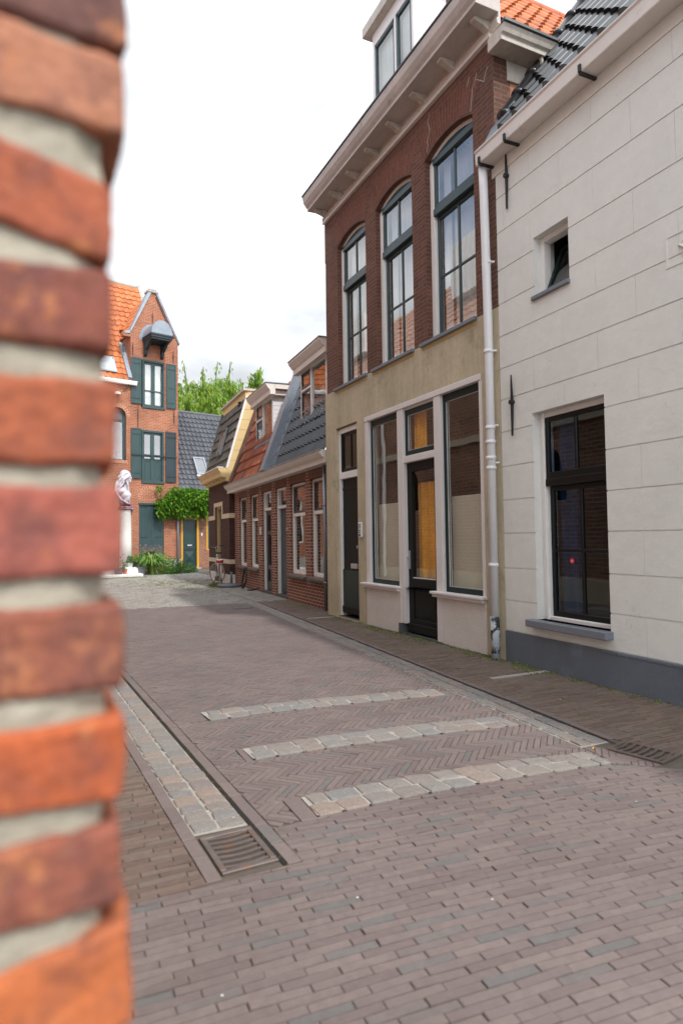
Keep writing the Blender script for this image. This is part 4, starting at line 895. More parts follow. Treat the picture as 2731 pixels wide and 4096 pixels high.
# ================================================================== the two low row houses
rang = math.atan2(.99866, .0517)
RWL = [(0, .93, .62, 2.70), (1.24, 2.36, .62, 2.70), (2.64, 3.60, 0.03, 2.70), (3.95, 4.88, .03, 2.70), (5.27, 6.22, .62, 2.70), (6.63, 7.62, .62, 2.70)]
def row_house(name, label, xa, xb, ops, doors, roofmat, dorm):
    h = house(name, label, ROWP, rang, 'low brick row houses')
    MB().wall(xa, xb, 0, 2.95, [RWL[i] for i in ops+doors], .25).build('wall', 'red_brick', h)
    m = MB()
    for i in ops+doors:
        a, b, c, d = RWL[i]; n = 6
        m.box(a-.03, b+.03, -.05, .004, 2.70, 2.95)
    m.build('soldier_course', 'red_arch', h)
    room(h, xa+.05, xb-.05, .05, 2.9, 2.6)
    for i in ops:
        a, b, c, d = RWL[i]
        w_ = window(h, a, b, c, d, -.07, 'white', .05, .08, 'greyframe', .04, [(2.02, 2.64, 1, 1, -.005)], 'glass', 'window')
        MB().box(a+.05, b-.05, -.15, -.065, 1.95, 2.02).box(a+.05, a+.08, -.14, -.09, .68, 1.95).box(b-.08, b-.05, -.14, -.09, .68, 1.95).box(a+.08, b-.08, -.14, -.09, .665, .71).build('transom', 'white', w_)
        MB().quad((b-.08, -.115, .70), (a+.08, -.115, .70), (a+.08, -.115, 1.95), (b-.08, -.115, 1.95)).build('pane', 'glass', w_)
        sl_ = MB(); n = max(2, int((b-a+.1)/.16))
        for k in range(n): x = a-.06+(b-a+.12)*k/n; sl_.prism([(x+.004, -.06, .62), (x+.004, .085, .575), (x+.004, .085, .535), (x+.004, -.06, .54)], (0, 0, 0), ((b-a+.12)/n-.008, 0, 0))
        sl_.build('sill', 'stonesill', w_)
        curtain(w_, a+.12, a+.42, .8, 1.9, -.4, 'curtain', .02, 4)
    for i in doors:
        a, b, c, d = RWL[i]
        f = MB().box(b-.07, b, -.16, -.06, .03, d).box(a, a+.05, -.16, -.06, .03, d).box(a+.05, b-.07, -.16, -.06, d-.06, d).box(a+.05, b-.07, -.16, -.055, 2.19, 2.26)
        fo = bevel(f.build('door_frame', 'white', h), .005)
        MB().quad((b-.07, -.11, 2.26), (a+.05, -.11, 2.26), (a+.05, -.11, d-.06), (b-.07, -.11, d-.06)).build('pane', 'glass', fo)
        if i == 2: dd = MB().box(a+.05, b-.07, -.19, -.13, .08, 2.19).box(a+.15, b-.17, -.13, -.12, .25, 1.0).box(a+.15, b-.17, -.13, -.12, 1.15, 2.05); do = dd.build('door', 'bluegrey', h)
        else:
            dd = MB(); A, B = a+.05, b-.07
            dd.box(A, A+.12, -.16, -.11, .08, 2.19).box(B-.12, B, -.16, -.11, .08, 2.19)
            for z0, z1 in ((.08, .3), (.62, .74), (1.55, 1.65), (2.07, 2.19)): dd.box(A+.12, B-.12, -.16, -.11, z0, z1)
            do = dd.build('door', 'greyframe', h); MB().box(A+.12, B-.12, -.15, -.14, .3, 2.07).build('pane', 'blackframe', do)
            MB().box((A+B)/2-.02, (A+B)/2+.02, -.11, -.07, .75, 1.5).build('pull_handle', 'blackframe', do)
        MB().box(a, b, -.2, .02, -.01, .06).build('threshold', 'stonesill', h)
    # gutter / cornice
    g0 = xa-.22 if xa < 0 else xa; g1 = xb if xa < 0 else xb+.20
    pr = [(-.02, 2.90), (.20, 2.90), (.20, 3.0), (.25, 3.03), (.30, 3.10), (.30, 3.15), (-.02, 3.15)]
    bevel(MB().prism([(g0, yy, z) for yy, z in pr], (0, 0, 0), (g1-g0, 0, 0)).build('cornice', 'gutterw', h), .004)
    MB().box(g0-.01, g1+.01, .27, .315, 3.13, 3.16).build('gutter_lip', 'zinc', h)
    # steep lower roof slope and the shallow top
    sl = Vector((0, -.342, .94)); w0 = xa if xa < 0 else xa+.0; w1 = xb-.2 if xa < 0 else xb-.45
    tile_roof('roof', roofmat, h, (w0, .05, 3.17), (1, 0, 0), sl, w1-w0, 2.78, .235, .30 if xa < 0 else .34, .095, .06)
    tile_roof('upper_roof', 'tile_red', h, (w0, -.92, 5.72), (1, 0, 0), (0, -.8, .6), xb-w0, 2.0, .21, .33, .035, .03)
    # dormer
    a, b = dorm; y = -.24; dz0, dz1 = 4.18, 5.34
    dm = MB().box(a, a+.06, y-.08, y, dz0, dz1).box(b-.06, b, y-.08, y, dz0, dz1).box(a+.06, b-.06, y-.08, y, dz0, dz0+.05).box(a+.06, b-.06, y-.08, y, dz1-.05, dz1)
    xm = a+(b-a)*.575; dm.box(xm, xm+.05, y-.08, y, dz0+.05, dz1-.05).box(xm+.05, b-.06, y-.07, y-.003, 4.86, 4.91)
    do = bevel(dm.build('dormer', 'white', h), .005)
    ch_ = MB()
    for z in np.arange(dz0-.05, dz1+.02, .115):
        for xx, sg in ((a, -1), (b, 1)): ch_.box(xx, xx+sg*.018, y-1.4, y-.01, z, z+.105); ch_.box(xx, xx+sg*.010, y-1.4, y-.01, z+.105, z+.115)
    ch_.build('cheek', 'white_board', do)
    MB().box(a+.06, b-.06, y-1.2, y-1.1, dz0, dz1).build('room_back', 'room', do)
    gl = MB(); gl.quad((xm, y-.04, dz0+.05), (a+.06, y-.04, dz0+.05), (a+.06, y-.04, dz1-.05), (xm, y-.04, dz1-.05)); gl.build('pane', 'glass', do)
    for z0, z1 in ((dz0+.06, 4.85), (4.92, dz1-.06)):
        s = MB().box(xm+.055, xm+.09, y-.05, y+.004, z0, z1).box(b-.10, b-.065, y-.05, y+.004, z0, z1).box(xm+.09, b-.10, y-.05, y+.004, z0, z0+.05).box(xm+.09, b-.10, y-.05, y+.004, z1-.04, z1); so3 = s.build('sash', 'greyframe', do)
        MB().quad((b-.10, y-.02, z0+.04), (xm+.09, y-.02, z0+.04), (xm+.09, y-.02, z1-.03), (b-.10, y-.02, z1-.03)).build('pane', 'glass', do)
    pr = [(-.02, 5.30), (.13, 5.30), (.13, 5.42), (.17, 5.45), (.25, 5.56), (.25, 5.60), (-.02, 5.60)]
    bevel(MB().prism([(a-.24, y+yy, z) for yy, z in pr], (0, 0, 0), (b-a+.42, 0, 0)).box(a-.14, a+.02, y-1.4, y+.0, 5.31, 5.44).box(a-.24, a+.02, y-1.4, y, 5.46, 5.595).box(b-.02, b+.16, y-1.4, y, 5.46, 5.595).build('dormer_cornice', 'gutterw', do), .004)
    MB().box(a-.26, b+.20, y-1.5, y+.265, 5.602, 5.622).build('dormer_roof', 'zinc', do)
    fl = MB()
    for k in range(12):
        x0 = a+(b-a)*k/12; fl.prism([(x0, y+.03, dz0), (x0+(b-a)/12, y+.03, dz0), (x0+(b-a)/24, y+.10+.01*math.sin(k*2), dz0-.15+.02*math.sin(k*3))], (0, 0, 0), (0, -.02, 0))
    fl.build('apron', 'lead', do)
    return h
RH1 = row_house('row_house', 'low red brick row house with black tiled roof beside the ochre shop', -.28, 3.78, [0, 1], [2], 'tile_dark', (.45, 2.16))
RH2 = row_house('row_house', 'low red brick row house with red tiled roof and far dormer', 3.78, 8.19, [4, 5], [3], 'tile_red', (4.57, 6.32))
# lead-capped party wall between the two roofs (belongs to the nearer house)
sv = Vector((0, -.342, .94)); m = MB(); o = Vector((3.42, .36, 3.16))
m.prism([o, o+Vector((.36, 0, 0)), o+Vector((.36, -1.06, 2.9)), o+Vector((0, -1.06, 2.9))], (0, 0, 0), (0, -.5, -.1)); m.build('party_wall_cap', 'lead', RH1)
o = Vector((3.10, .185, 3.16)); m = MB().prism([o, o+Vector((.318, 0, 0)), o+Vector((.318, -1.02, 2.8)), o+Vector((0, -1.02, 2.8))], (0, 0, 0), (0, -.04, 0)); m.build('lead_apron', 'lead', RH1)
m = MB(); o = Vector((7.72, .26, 3.16)); m.prism([o, o+Vector((.36, 0, 0)), o+Vector((.36, -1.04, 2.86)), o+Vector((0, -1.04, 2.86))], (0, 0, 0), (0, -.6, -.1)); m.build('verge_wall', 'brown_brick', RH2)
m = MB().tube([(-.10, .05, 2.9), (-.10, .05, .0)], .035, 10)
for z in (2.1, .55): m.tube([(-.10, .05, z-.02), (-.10, .05, z+.02)], .042, 10)
m.build('downpipe', 'zinc', RH1, smooth=True)
bevel(MB().box(4.93, 5.01, .0, .03, 1.55, 1.76).build('door_bell', 'plastic_w', RH2), .01)
MB().tube([(2.57, .0, 1.66), (2.57, .018, 1.66)], .045, 12).build('house_number_disc', 'ochre', RH1)
m = MB(); m.box(5.0, 5.9, -2.3, -1.6, 6.2, 6.35).tube([(5.45, -1.9, 6.3), (5.45, -1.9, 6.75)], [.30, .26], 16); m.build('roof_vent', 'concrete', RH2)
MB().tube([(3.95, -1.2, 5.7), (3.95, -1.2, 6.12)], .05, 10).tube([(3.95, -1.2, 6.1), (3.95, -1.2, 6.18)], .09, 10).build('flue', 'zinc_d', RH2)

# ================================================================== dark brick house with cream trim
dd_ = Vector((.0424, .9991, 0)); dang = math.atan2(dd_.y, dd_.x)
DH = house('corner_house', 'dark brick house with cream bands and mossy mansard roof', (5.40, 19.95), dang)
hol = [(1.33, 2.10, .15, 2.56)]
MB().wall(0, 3.35, .30, 3.5, hol, .25).box(0, .25, -5, -.25, .3, 3.35).build('wall', 'dark_brick', DH)
MB().wall(0, 3.36, 0, .31, [(1.33, 2.10, .0, .31)], .25, y=.006).box(-.006, .2, -.5, 0, 0, .31).build('plinth', 'pale_stone', DH)
m = MB()
for z0, z1 in ((.65, .79), (2.12, 2.27)):
    m.box(-.012, 1.33 if z0 < 1 else 1.10, -.02, .012, z0, z1).box(2.10 if z0 < 1 else 2.34, 3.37, -.02, .012, z0, z1).box(-.012, .0, -.6, -.02, z0, z1)
m.box(1.0, 1.14, -.02, .013, 2.12, 2.70).box(1.14, 2.25, -.02, .013, 2.56, 2.70).box(2.25, 2.38, -.02, .013, 2.12, 2.70)
m.build('stone_band', 'creamstone', DH)
room(DH, .3, 3.2, .1, 3, 2)
MB().box(1.33, 2.10, -.22, -.18, .15, 2.56).build('door', 'blackgreen', DH); MB().box(2.02, 2.10, -.18, -.04, .15, 2.56).box(1.33, 1.37, -.18, -.04, .15, 2.56).box(1.37, 2.02, -.18, -.04, 2.48, 2.56).build('door_frame', 'ochre_pale', DH)
MB().box(1.33, 2.1, -.2, .05, 0, .15).build('doorstep', 'stonesill', DH)
pr = [(-.02, 3.33), (.10, 3.33), (.10, 3.42), (.27, 3.44), (.27, 3.56), (.33, 3.64), (.36, 3.72), (-.02, 3.72)]
bevel(MB().prism([(-.01, yy, z) for yy, z in pr], (0, 0, 0), (3.5, 0, 0)).build('cornice', 'cream', DH), .004)
for k in range(5): MB().prism([(.25+k*.72, .02, 3.34), (.25+k*.72, .02, 3.45), (.25+k*.72, .25, 3.45), (.25+k*.72, .25, 3.42)], (0, 0, 0), (.08, 0, 0)).build('bracket', 'cream', DH)
MB().box(-.02, 3.5, .18, .38, 3.72, 3.75).build('gutter_lip', 'white', DH)
sd = Vector((0, -.27, .963))
tile_roof('roof', 'tile_old', DH, (.06, .06, 3.74), (1, 0, 0), sd, 3.3, 2.36, .30, .36, .03, .05, 'w')
m = MB()
for k in range(7): p = Vector((3.38, .09, 3.76))+sd*(k*.34); m.tube([p, p+sd*.36], [.075, .06], 8)
m.build('verge_tile', 'tile_old', DH)
# cream panelled side wall
m = MB(); prev = None
for k in range(9):
    z0 = 3.30+k*.335; z1 = z0+.325; y0 = .05-.28*(z0-3.74); y1 = .05-.28*(z1-3.74); y0 = min(y0, .10)
    m.prism([(.0, y0, z0), (.0, -3, z0), (.0, -3, z1), (.0, y1, z1)], (-.02, 0, 0), (.03, 0, 0))
m.build('side_panelling', 'cream', DH)
MB().prism([(-.03, .10, 3.72), (-.03, .04, 3.72), (-.03, -.64, 6.1), (-.03, -.58, 6.1)], (0, 0, 0), (.09, 0, 0)).build('edge_trim', 'white', DH)
MB().box(.0, 3.45, -3, -.56, 6.02, 6.26).build('fascia', 'cream', DH); MB().box(-.06, 3.55, -3, -.48, 6.26, 6.33).build('flat_roof', 'dirtyw', DH)
Ms = Matrix.Translation((1.30, -.02, 4.30)) @ Matrix.Rotation(R(15.7), 4, 'X')
q = MB().box(0, .62, .0, .07, 0, .05, Ms).box(0, .62, .0, .07, .93, .98, Ms).box(0, .05, .0, .07, .05, .93, Ms).box(.57, .62, .0, .07, .05, .93, Ms).build('skylight', 'zinc_d', DH)
MB().quad(*[Ms @ Vector(p) for p in ((.57, .045, .05), (.05, .045, .05), (.05, .045, .93), (.57, .045, .93))]).build('pane', 'glass_old', q)
MB().box(.5, .6, -.55, -.45, 5.85, 6.0).build('wall_lamp', 'black_iron', DH)

# ================================================================== gabled warehouse house and the yellow-door house
gu = Vector((.97011515, .24264499, 0)); gang = math.atan2(-gu.y, -gu.x)
GP = (6.0, 31.5)
GH = house('gable_house', 'tall orange brick house with hoist hood and green shutters', GP, gang)
wn = [(.70, 1.86, 7.72, 10.03), (.74, 1.86, 4.18, 6.66), (.75, 1.97, .12, 3.18)]
wl = [(2.57, 3.35, 5.15, 7.62), (4.6, 5.4, 5.15, 7.62), (4.4, 5.5, 1.2, 3.4)]
m = MB().wall(0, 2.36, 0, 11.17, wn, .3).wall(2.36, 9, 0, 8.85, wl, .3)
spandrel(m, 2.57, 3.35, 7.2, .4, 7.62, 0, .3); spandrel(m, 4.6, 5.4, 7.2, .4, 7.62, 0, .3)
m.prism([(0, 0, 11.17), (1.08, 0, 13.30), (1.48, 0, 13.30), (2.36, 0, 11.17)], (0, 0, 0), (0, -.3, 0))
m.box(2.30, 2.36, -1.6, -.3, 8.85, 11.17).box(0, .06, -4, -.3, 0, 11.1).box(2.36, 2.72, -.3, .02, 11.0, 11.12)
m.build('wall', 'orange_brick', GH)
MB().box(.0, .74, .0, .012, 0, .5).box(1.98, 9, .0, .012, 0, .5).build('plinth', 'concrete', GH)
room(GH, .3, 8.8, .2, 8.6, 2.2); room(GH, .3, 2.2, 7.0, 10.5, 1.5, mat='zinc')
m = MB()      # brick arches
for (x0, x1, zs, rise, t) in ((2.57, 3.35, 7.2, .40, .2), (4.6, 5.4, 7.2, .40, .2), (1.09, 1.85, 3.36, .50, .16)):
    P = arc_pts(x0, x1, zs, rise, 14); Q = arc_pts(x0-t, x1+t, zs, rise+t, 14); s0 = 0
    for k in range(14):
        (a, za), (b, zb), (c, zc), (d, zd) = P[k], P[k+1], Q[k+1], Q[k]; m.quad((b, .004, zb), (a, .004, za), (d, .004, zd), (c, .004, zc), uv=[(s0+.075, 0), (s0, 0), (s0, t), (s0+.075, t)]); s0 += .075
m.box(2.5, 3.42, 0, .02, 5.0, 5.15); m.build('arch', 'orange_arch', GH)
# gable copings and cap
m = MB(); m.prism([(2.40, .05, 11.15), (2.40, .05, 11.30), (1.46, .05, 13.46), (1.36, .05, 13.32)], (0, 0, 0), (0, -.42, 0)); m.prism([(2.66, .05, 11.12), (2.66, .05, 11.20), (2.36, .05, 11.32), (2.36, .05, 11.16)], (0, 0, 0), (0, -.42, 0)); m.build('coping', 'zinc', GH)
m = MB().prism([(-.06, .05, 11.02), (-.10, .05, 11.10), (1.05, .05, 13.40), (1.12, .05, 13.30)], (0, 0, 0), (0, -.42, 0)); m.build('coping', 'lead', GH)
m = MB().prism([(.16, .012, 11.30), (.24, .012, 11.30), (1.16, .012, 13.12), (1.10, .012, 13.18)], (0, 0, 0), (0, -.02, 0)); m.build('tumbled_brick_edge', 'dark_brick', GH)
bevel(MB().box(1.00, 1.56, -.38, .08, 13.32, 13.42).box(1.08, 1.48, -.34, .04, 13.42, 13.52).build('gable_cap', 'concrete', GH), .02)
# roofs
mainv = Vector((0, -.5, .866))
tile_roof('roof', 'tile_orange', GH, (2.40, .18, 8.86), (1, 0, 0), mainv, 7.0, 6.7, .27, .36, .055, .04)
tile_roof('roof_upper', 'tile_orange', GH, (.66, -1.46, 11.7), (1, 0, 0), mainv, 1.74, 3.42, .27, .36, .055, .04)
cl = (Vector((1.28, 0, 13.28))-Vector((2.42, 0, 11.10))).normalized()
tile_roof('gable_roof', 'tile_orange', GH, (2.44, -.35, 11.10), (0, -1, 0), cl, 2.4, 2.45, .24, .34, .05, .03)
MB().quad((0, -.3, 11.1), (1.28, -.3, 13.28), (1.28, -4, 13.28), (0, -4, 11.1)).build('gable_roof_back', 'tile_dark', GH)
m = MB().tube([(.6, -3.3, 14.74), (9.3, -3.3, 14.74)], .10, 10); m.prism([(.62, -1.2, 11.3), (.78, -1.2, 11.3), (.78, -3.3, 14.80), (.62, -3.3, 14.80)], (0, 0, 0), (0, .10, .06)); m.build('ridge', 'concrete', GH)
fp = [Vector((2.38, .20, 8.94))+mainv*t for t in (0, 2.2)]
MB().prism([fp[0], fp[0]+Vector((.18, 0, 0)), fp[1]+Vector((.22, 0, 0)), fp[1]], (0, 0, 0), (0, .07, .06)).build('flashing', 'lead', GH)
pr = [(.0, 8.68), (.20, 8.68), (.24, 8.78), (.24, 8.86), (0, 8.86)]
MB().prism([(2.13, y, z) for y, z in pr], (0, 0, 0), (6.9, 0, 0)).build('gutter_box', 'white', GH)
MB().tube([(2.5, .18, 8.72), (2.5, .16, 8.6), (2.72, .02, 8.35)], .014, 6).build('gutter_bracket', 'black_iron', GH)
# rooflight on the left slope
o = Vector((3.02, .16, 8.93))+mainv*.25; q = MB(); n_ = Vector((0, .866, .5))
q.prism([o, o+Vector((.8, 0, 0)), o+Vector((.8, 0, 0))+mainv*.95, o+mainv*.95], n_*.05, n_*.05); q.build('rooflight', 'zinc', GH)
q = MB().quad(o+n_*.115+Vector((.06, 0, 0))+mainv*.06, o+n_*.115+Vector((.74, 0, 0))+mainv*.06, o+n_*.115+Vector((.74, 0, 0))+mainv*.89, o+n_*.115+Vector((.06, 0, 0))+mainv*.89); q.build('rooflight_pane', 'glass_old', GH)
MB().lathe([(.02, 0), (.17, 0), (.15, .10), (.05, .13)], (3.05, .15, 8.15), 16).build('wall_lamp', 'white', GH)
# shutters and windows
def shutter(x0, x1, z0, z1, mat, split=.47, kind='panel'):
    m = MB().box(x0, x1, .02, .055, z0, z1); zm = z0+(z1-z0)*split
    r = .07
    for a, b in ((z0, zm), (zm, z1)):
        m.box(x0, x0+r, .055, .068, a, b).box(x1-r, x1, .055, .068, a, b).box(x0+r, x1-r, .055, .068, a, a+r).box(x0+r, x1-r, .055, .068, b-r, b)
    s = bevel(m.build('shutter', mat, GH), .004)
    MB().box(x0, x1, .068, .078, z0+.25, z0+.28).box(x0, x1, .068, .078, z1-.28, z1-.25).build('hinge', 'black_iron' if mat != 'shutter' else 'shutter', s)
shutter(1.86, 2.36, 7.86, 10.05, 'shutter'); shutter(.12, .62, 7.82, 10.0, 'shutter')
shutter(1.88, 2.36, 4.33, 6.70, 'shutter'); shutter(.13, .66, 4.22, 6.66, 'shutter_dark', .52)
def gwin(a, b, c, d, zsplit, doors=False):
    f = MB().box(a, a+.09, -.12, .02, c, d).box(b-.09, b, -.12, .02, c, d).box(a+.09, b-.09, -.12, .02, d-.10, d).box(a-.02, b+.02, -.12, .05, c-.08, c+.04)
    w_ = bevel(f.build('window', 'shutter', GH), .006); A, B = a+.09, b-.09; xm = (A+B)/2
    s = MB().box(A, A+.06, -.10, -.05, c+.04, d-.1).box(B-.06, B, -.10, -.05, c+.04, d-.1).box(xm-.09, xm+.09, -.10, -.045, c+.04, d-.1).box(A, B, -.10, -.05, c+.04, c+.12).box(A, B, -.10, -.05, d-.2, d-.1)
    if doors:
        zz = c+1.05; s.box(A+.06, B-.06, -.095, -.07, c+.1, zz).box(A+.06, B-.06, -.10, -.05, zz-.06, zz+.06)
        for x0, x1 in ((A+.10, xm-.13), (xm+.13, B-.10)): s.box(x0, x1, -.075, -.062, c+.2, zz-.15)
        g0 = zz+.06
    else: g0 = c+.12; s.box(A, B, -.04, .0, zsplit-.03, zsplit+.03)
    s.build('sash', 'shutter', w_)
    MB().quad((B-.06, -.08, g0), (A+.06, -.08, g0), (A+.06, -.08, d-.2), (B-.06, -.08, d-.2)).build('pane', 'glass_old', w_); return w_
w1 = gwin(.70, 1.80, 7.78, 10.03, 8.55); curtain(w1, .82, 1.66, 7.9, 9.9, -.25, 'curtain', .02, 8)
w2 = gwin(.74, 1.84, 4.20, 6.66, 5.6, True)
MB().box(.12, 2.36, .08, .105, 5.42, 5.49).build('security_bar', 'shutter_dark', GH)
m = MB().box(.75, 1.36, -.10, -.05, .12, 3.12).box(1.365, 1.97, -.10, -.05, .12, 3.12)
for k in range(8): m.box(.76+k*.152, .90+k*.152, -.05, -.042, .14, 3.10)
m.box(.73, 2.0, -.1, .03, 3.10, 3.20); md = bevel(m.build('double_door', 'shutter', GH), .004)
m = MB()
for z in (1.55, 2.98):
    m.box(1.55, 1.93, -.042, -.03, z, z+.045).box(.79, 1.17, -.042, -.03, z, z+.045)
m.build('strap_hinge', 'shutter_dark', md)
for (x, z0, z1) in ((1.30, 11.82, 12.4), (2.27, 10.12, 10.72), (.25, 10.07, 10.66), (2.02, 6.72, 7.77), (.22, 7.07, 7.79), (2.72, 10.0, 10.6)): anchor(GH, x, z0, z1)
for (a, b, c, d) in ((2.57, 3.35, 5.15, 7.62), (4.6, 5.4, 5.15, 7.62)):
    f = MB().box(a, a+.10, -.24, -.14, c, d-.2).box(b-.10, b, -.24, -.14, c, d-.2).box(a+.1, b-.1, -.24, -.14, 6.95, 7.05)
    P = arc_pts(a, b, 7.2, .4, 10)
    w_ = f.build('window', 'shutter', GH)
    MB().prism([(a, -.2, 7.0)]+[(x, -.2, z) for x, z in P]+[(b, -.2, 7.0)], (0, 0, 0), (0, -.03, 0)).build('lunette', 'zinc_d', w_)
    MB().quad((b-.1, -.19, c), (a+.1, -.19, c), (a+.1, -.19, 6.95), (b-.1, -.19, 6.95)).build('pane', 'glass_old', w_)
window(GH, 4.4, 5.5, 1.2, 3.4, -.1, 'white', .07, .07, 'shutter', .05, [(1.3, 3.3, 2, 2, 0)], 'glass_old')
# hoist hood
hd = MB(); x0, x1, yo = .74, 1.78, 1.05; n = 14; cx = (x0+x1)/2; rr = (x1-x0)/2
for k in range(n):
    t0, t1 = PI*k/n, PI*(k+1)/n
    a = (cx+rr*math.cos(t0), 11.05+.66*math.sin(t0)); b = (cx+rr*math.cos(t1), 11.05+.66*math.sin(t1))
    hd.quad((a[0], 0, a[1]), (a[0], yo, a[1]), (b[0], yo, b[1]), (b[0], 0, b[1]))
hd.prism([(cx+rr*math.cos(PI*k/n), 0, 11.05+.66*math.sin(PI*k/n)) for k in range(n+1)], (0, yo, 0), (0, -.03, 0))
ho = hd.build('hoist_hood', 'lead', GH, smooth=False)
m = MB().box(x0-.04, x1+.04, 0, yo+.06, 10.98, 11.05).box(x0, x1, 0, yo+.02, 10.88, 10.98).box(x0+.03, x1-.03, 0, yo-.03, 10.80, 10.88)
for xx in (x0+.05, x1-.17):
    m.prism([(xx, 0, 10.88), (xx, yo-.10, 10.80), (xx, yo-.45, 10.72), (xx, yo-.62, 10.55), (xx, .22, 10.45), (xx, .16, 10.25), (xx, .0, 10.15)], (0, 0, 0), (.12, 0, 0))
m.build('hood_bracket', 'shutter_dark', ho)
MB().prism([(cx+(rr+.16+.03*(k % 2))*math.cos(PI*k/n), .012, 10.95+(.82+.03*(k % 2))*math.sin(PI*k/n)) for k in range(n+1)], (0, 0, 0), (0, -.01, 0)).build('hood_flashing', 'lead', ho)
# yellow-door house: its wall runs on to the right (negative x)
YH = house('cottage', 'low brick cottage with yellow door frame under steep dark tiled roof', GP, gang)
hol = [(-1.08, -.15, 0.0, 2.95), (-3.0, -1.50, .95, 2.83)]
MB().wall(-7, 0, 0, 3.9, hol, .25, y=-.03).build('wall', 'cottage_brick', YH)
MB().box(-.15, 0, -.03, -.015, 0, .5).build('plinth', 'concrete', YH)
room(YH, -6, -.1, .1, 3.5, 2, y=-.3)
bevel(MB().box(-1.08, -.98, -.16, -.01, 0, 2.95).box(-.24, -.15, -.16, -.01, 0, 2.95).box(-.98, -.24, -.16, -.01, 2.86, 2.95).box(-.98, -.24, -.16, -.02, 2.44, 2.56).build('door_frame', 'yellow', YH), .005)
MB().box(-.62, -.58, -.14, -.05, 2.56, 2.86).build('transom_bar', 'shutter_dark', YH)
MB().quad((-.24, -.1, 2.56), (-.98, -.1, 2.56), (-.98, -.1, 2.86), (-.24, -.1, 2.86)).build('transom_pane', 'glass_old', YH)
d = MB().box(-.98, -.24, -.16, -.11, .08, 2.44).box(-.98, -.24, -.11, -.07, .98, 1.10).box(-.98, -.24, -.11, -.09, .08, .2)
for z0, z1 in ((.22, .94), (1.14, 2.36)): d.box(-.92, -.30, -.11, -.085, z0, z0+.04).box(-.92, -.30, -.11, -.085, z1-.04, z1).box(-.92, -.88, -.11, -.085, z0+.04, z1-.04).box(-.34, -.30, -.11, -.085, z0+.04, z1-.04)
d.prism([(-.86, -.11, .3), (-.36, -.11, .3), (-.61, -.07, .58)], (0, 0, 0), (0, 0, .001)).prism([(-.86, -.11, .3), (-.61, -.07, .58), (-.86, -.11, .86)], (0, 0, 0), (0, -.001, 0)).prism([(-.36, -.11, .3), (-.36, -.11, .86), (-.61, -.07, .58)], (0, 0, 0), (0, -.001, 0)).prism([(-.86, -.11, .86), (-.61, -.07, .58), (-.36, -.11, .86)], (0, 0, 0), (0, -.001, 0))
do = bevel(d.build('door', plain('cottage_door', (.010, .034, .035), .35), YH), .004)
MB().box(-.73, -.49, -.07, -.06, 1.13, 1.19).build('letter_slot', 'steel', do)
MB().box(-1.10, -.13, -.1, .22, -.01, .07).build('doorstep', 'concrete', YH)
bevel(MB().box(-1.58, -1.50, -.14, -.01, .95, 2.9).box(-3.0, -1.5, -.14, -.01, 2.83, 2.9).box(-3.0, -1.5, -.14, -.01, .88, .95).build('window', 'yellow', YH), .004)
MB().box(-2.9, -1.58, -.12, -.08, .95, 2.83).build('sash', 'shutter', YH)
MB().box(-1.28, -1.22, -.03, -.01, 1.62, 1.76).build('house_number', 'white', YH)
MB().box(-7, 0, -.03, .09, 3.80, 3.90).build('gutter_box', 'zinc', YH)
MB().tube([(.07, .07, 3.8), (.07, .07, .3)], .05, 10).build('downpipe', 'zinc', YH, smooth=True)
yv = Vector((0, -.50, .866))
tile_roof('roof', 'tile_slate', YH, (-7, .12, 3.90), (1, 0, 0), yv, 7.0, 4.95, .235, .30, .07, .045)
MB().tube([(-7, -2.42, 8.24), (0, -2.42, 8.24)], .09, 10).build('ridge', 'tile_slate', YH)
MB().quad((-7, -2.4, 8.2), (0, -2.4, 8.2), (0, -4.9, 3.9), (-7, -4.9, 3.9)).build('back_slope', 'tile_slate', YH)
nn = Vector((0, .866, .5)); o = Vector((-1.72, .18, 3.935))+yv*.85
q = MB(); W_, L_ = .62, 1.05; ex = Vector((1, 0, 0))
for a, b, c, d in ((0, W_, 0, .07), (0, W_, L_-.07, L_), (0, .06, .07, L_-.07), (W_-.06, W_, .07, L_-.07)): q.prism([o+ex*a+yv*c, o+ex*b+yv*c, o+ex*b+yv*d, o+ex*a+yv*d], nn*.03, nn*.10)
sk = q.build('skylight', 'zinc', YH)
q = MB().quad(o+ex*.06+yv*.07+nn*.10, o+ex*(W_-.06)+yv*.07+nn*.10, o+ex*(W_-.06)+yv*(L_-.07)+nn*.10, o+ex*.06+yv*(L_-.07)+nn*.10); q.build('pane', glassmat('bright_pane', ior=4.0), sk)
q = MB(); 
for k in range(7): q.prism([o+ex*(-.05+k*.10)-yv*.12+nn*.08, o+ex*(.05+k*.10)-yv*.14+nn*.10, o+ex*(.05+k*.1)-yv*.02+nn*.06, o+ex*(-.05+k*.1)-yv*.02+nn*.06], (0, 0, 0), nn*.02)
q.build('lead_apron', 'white', sk)

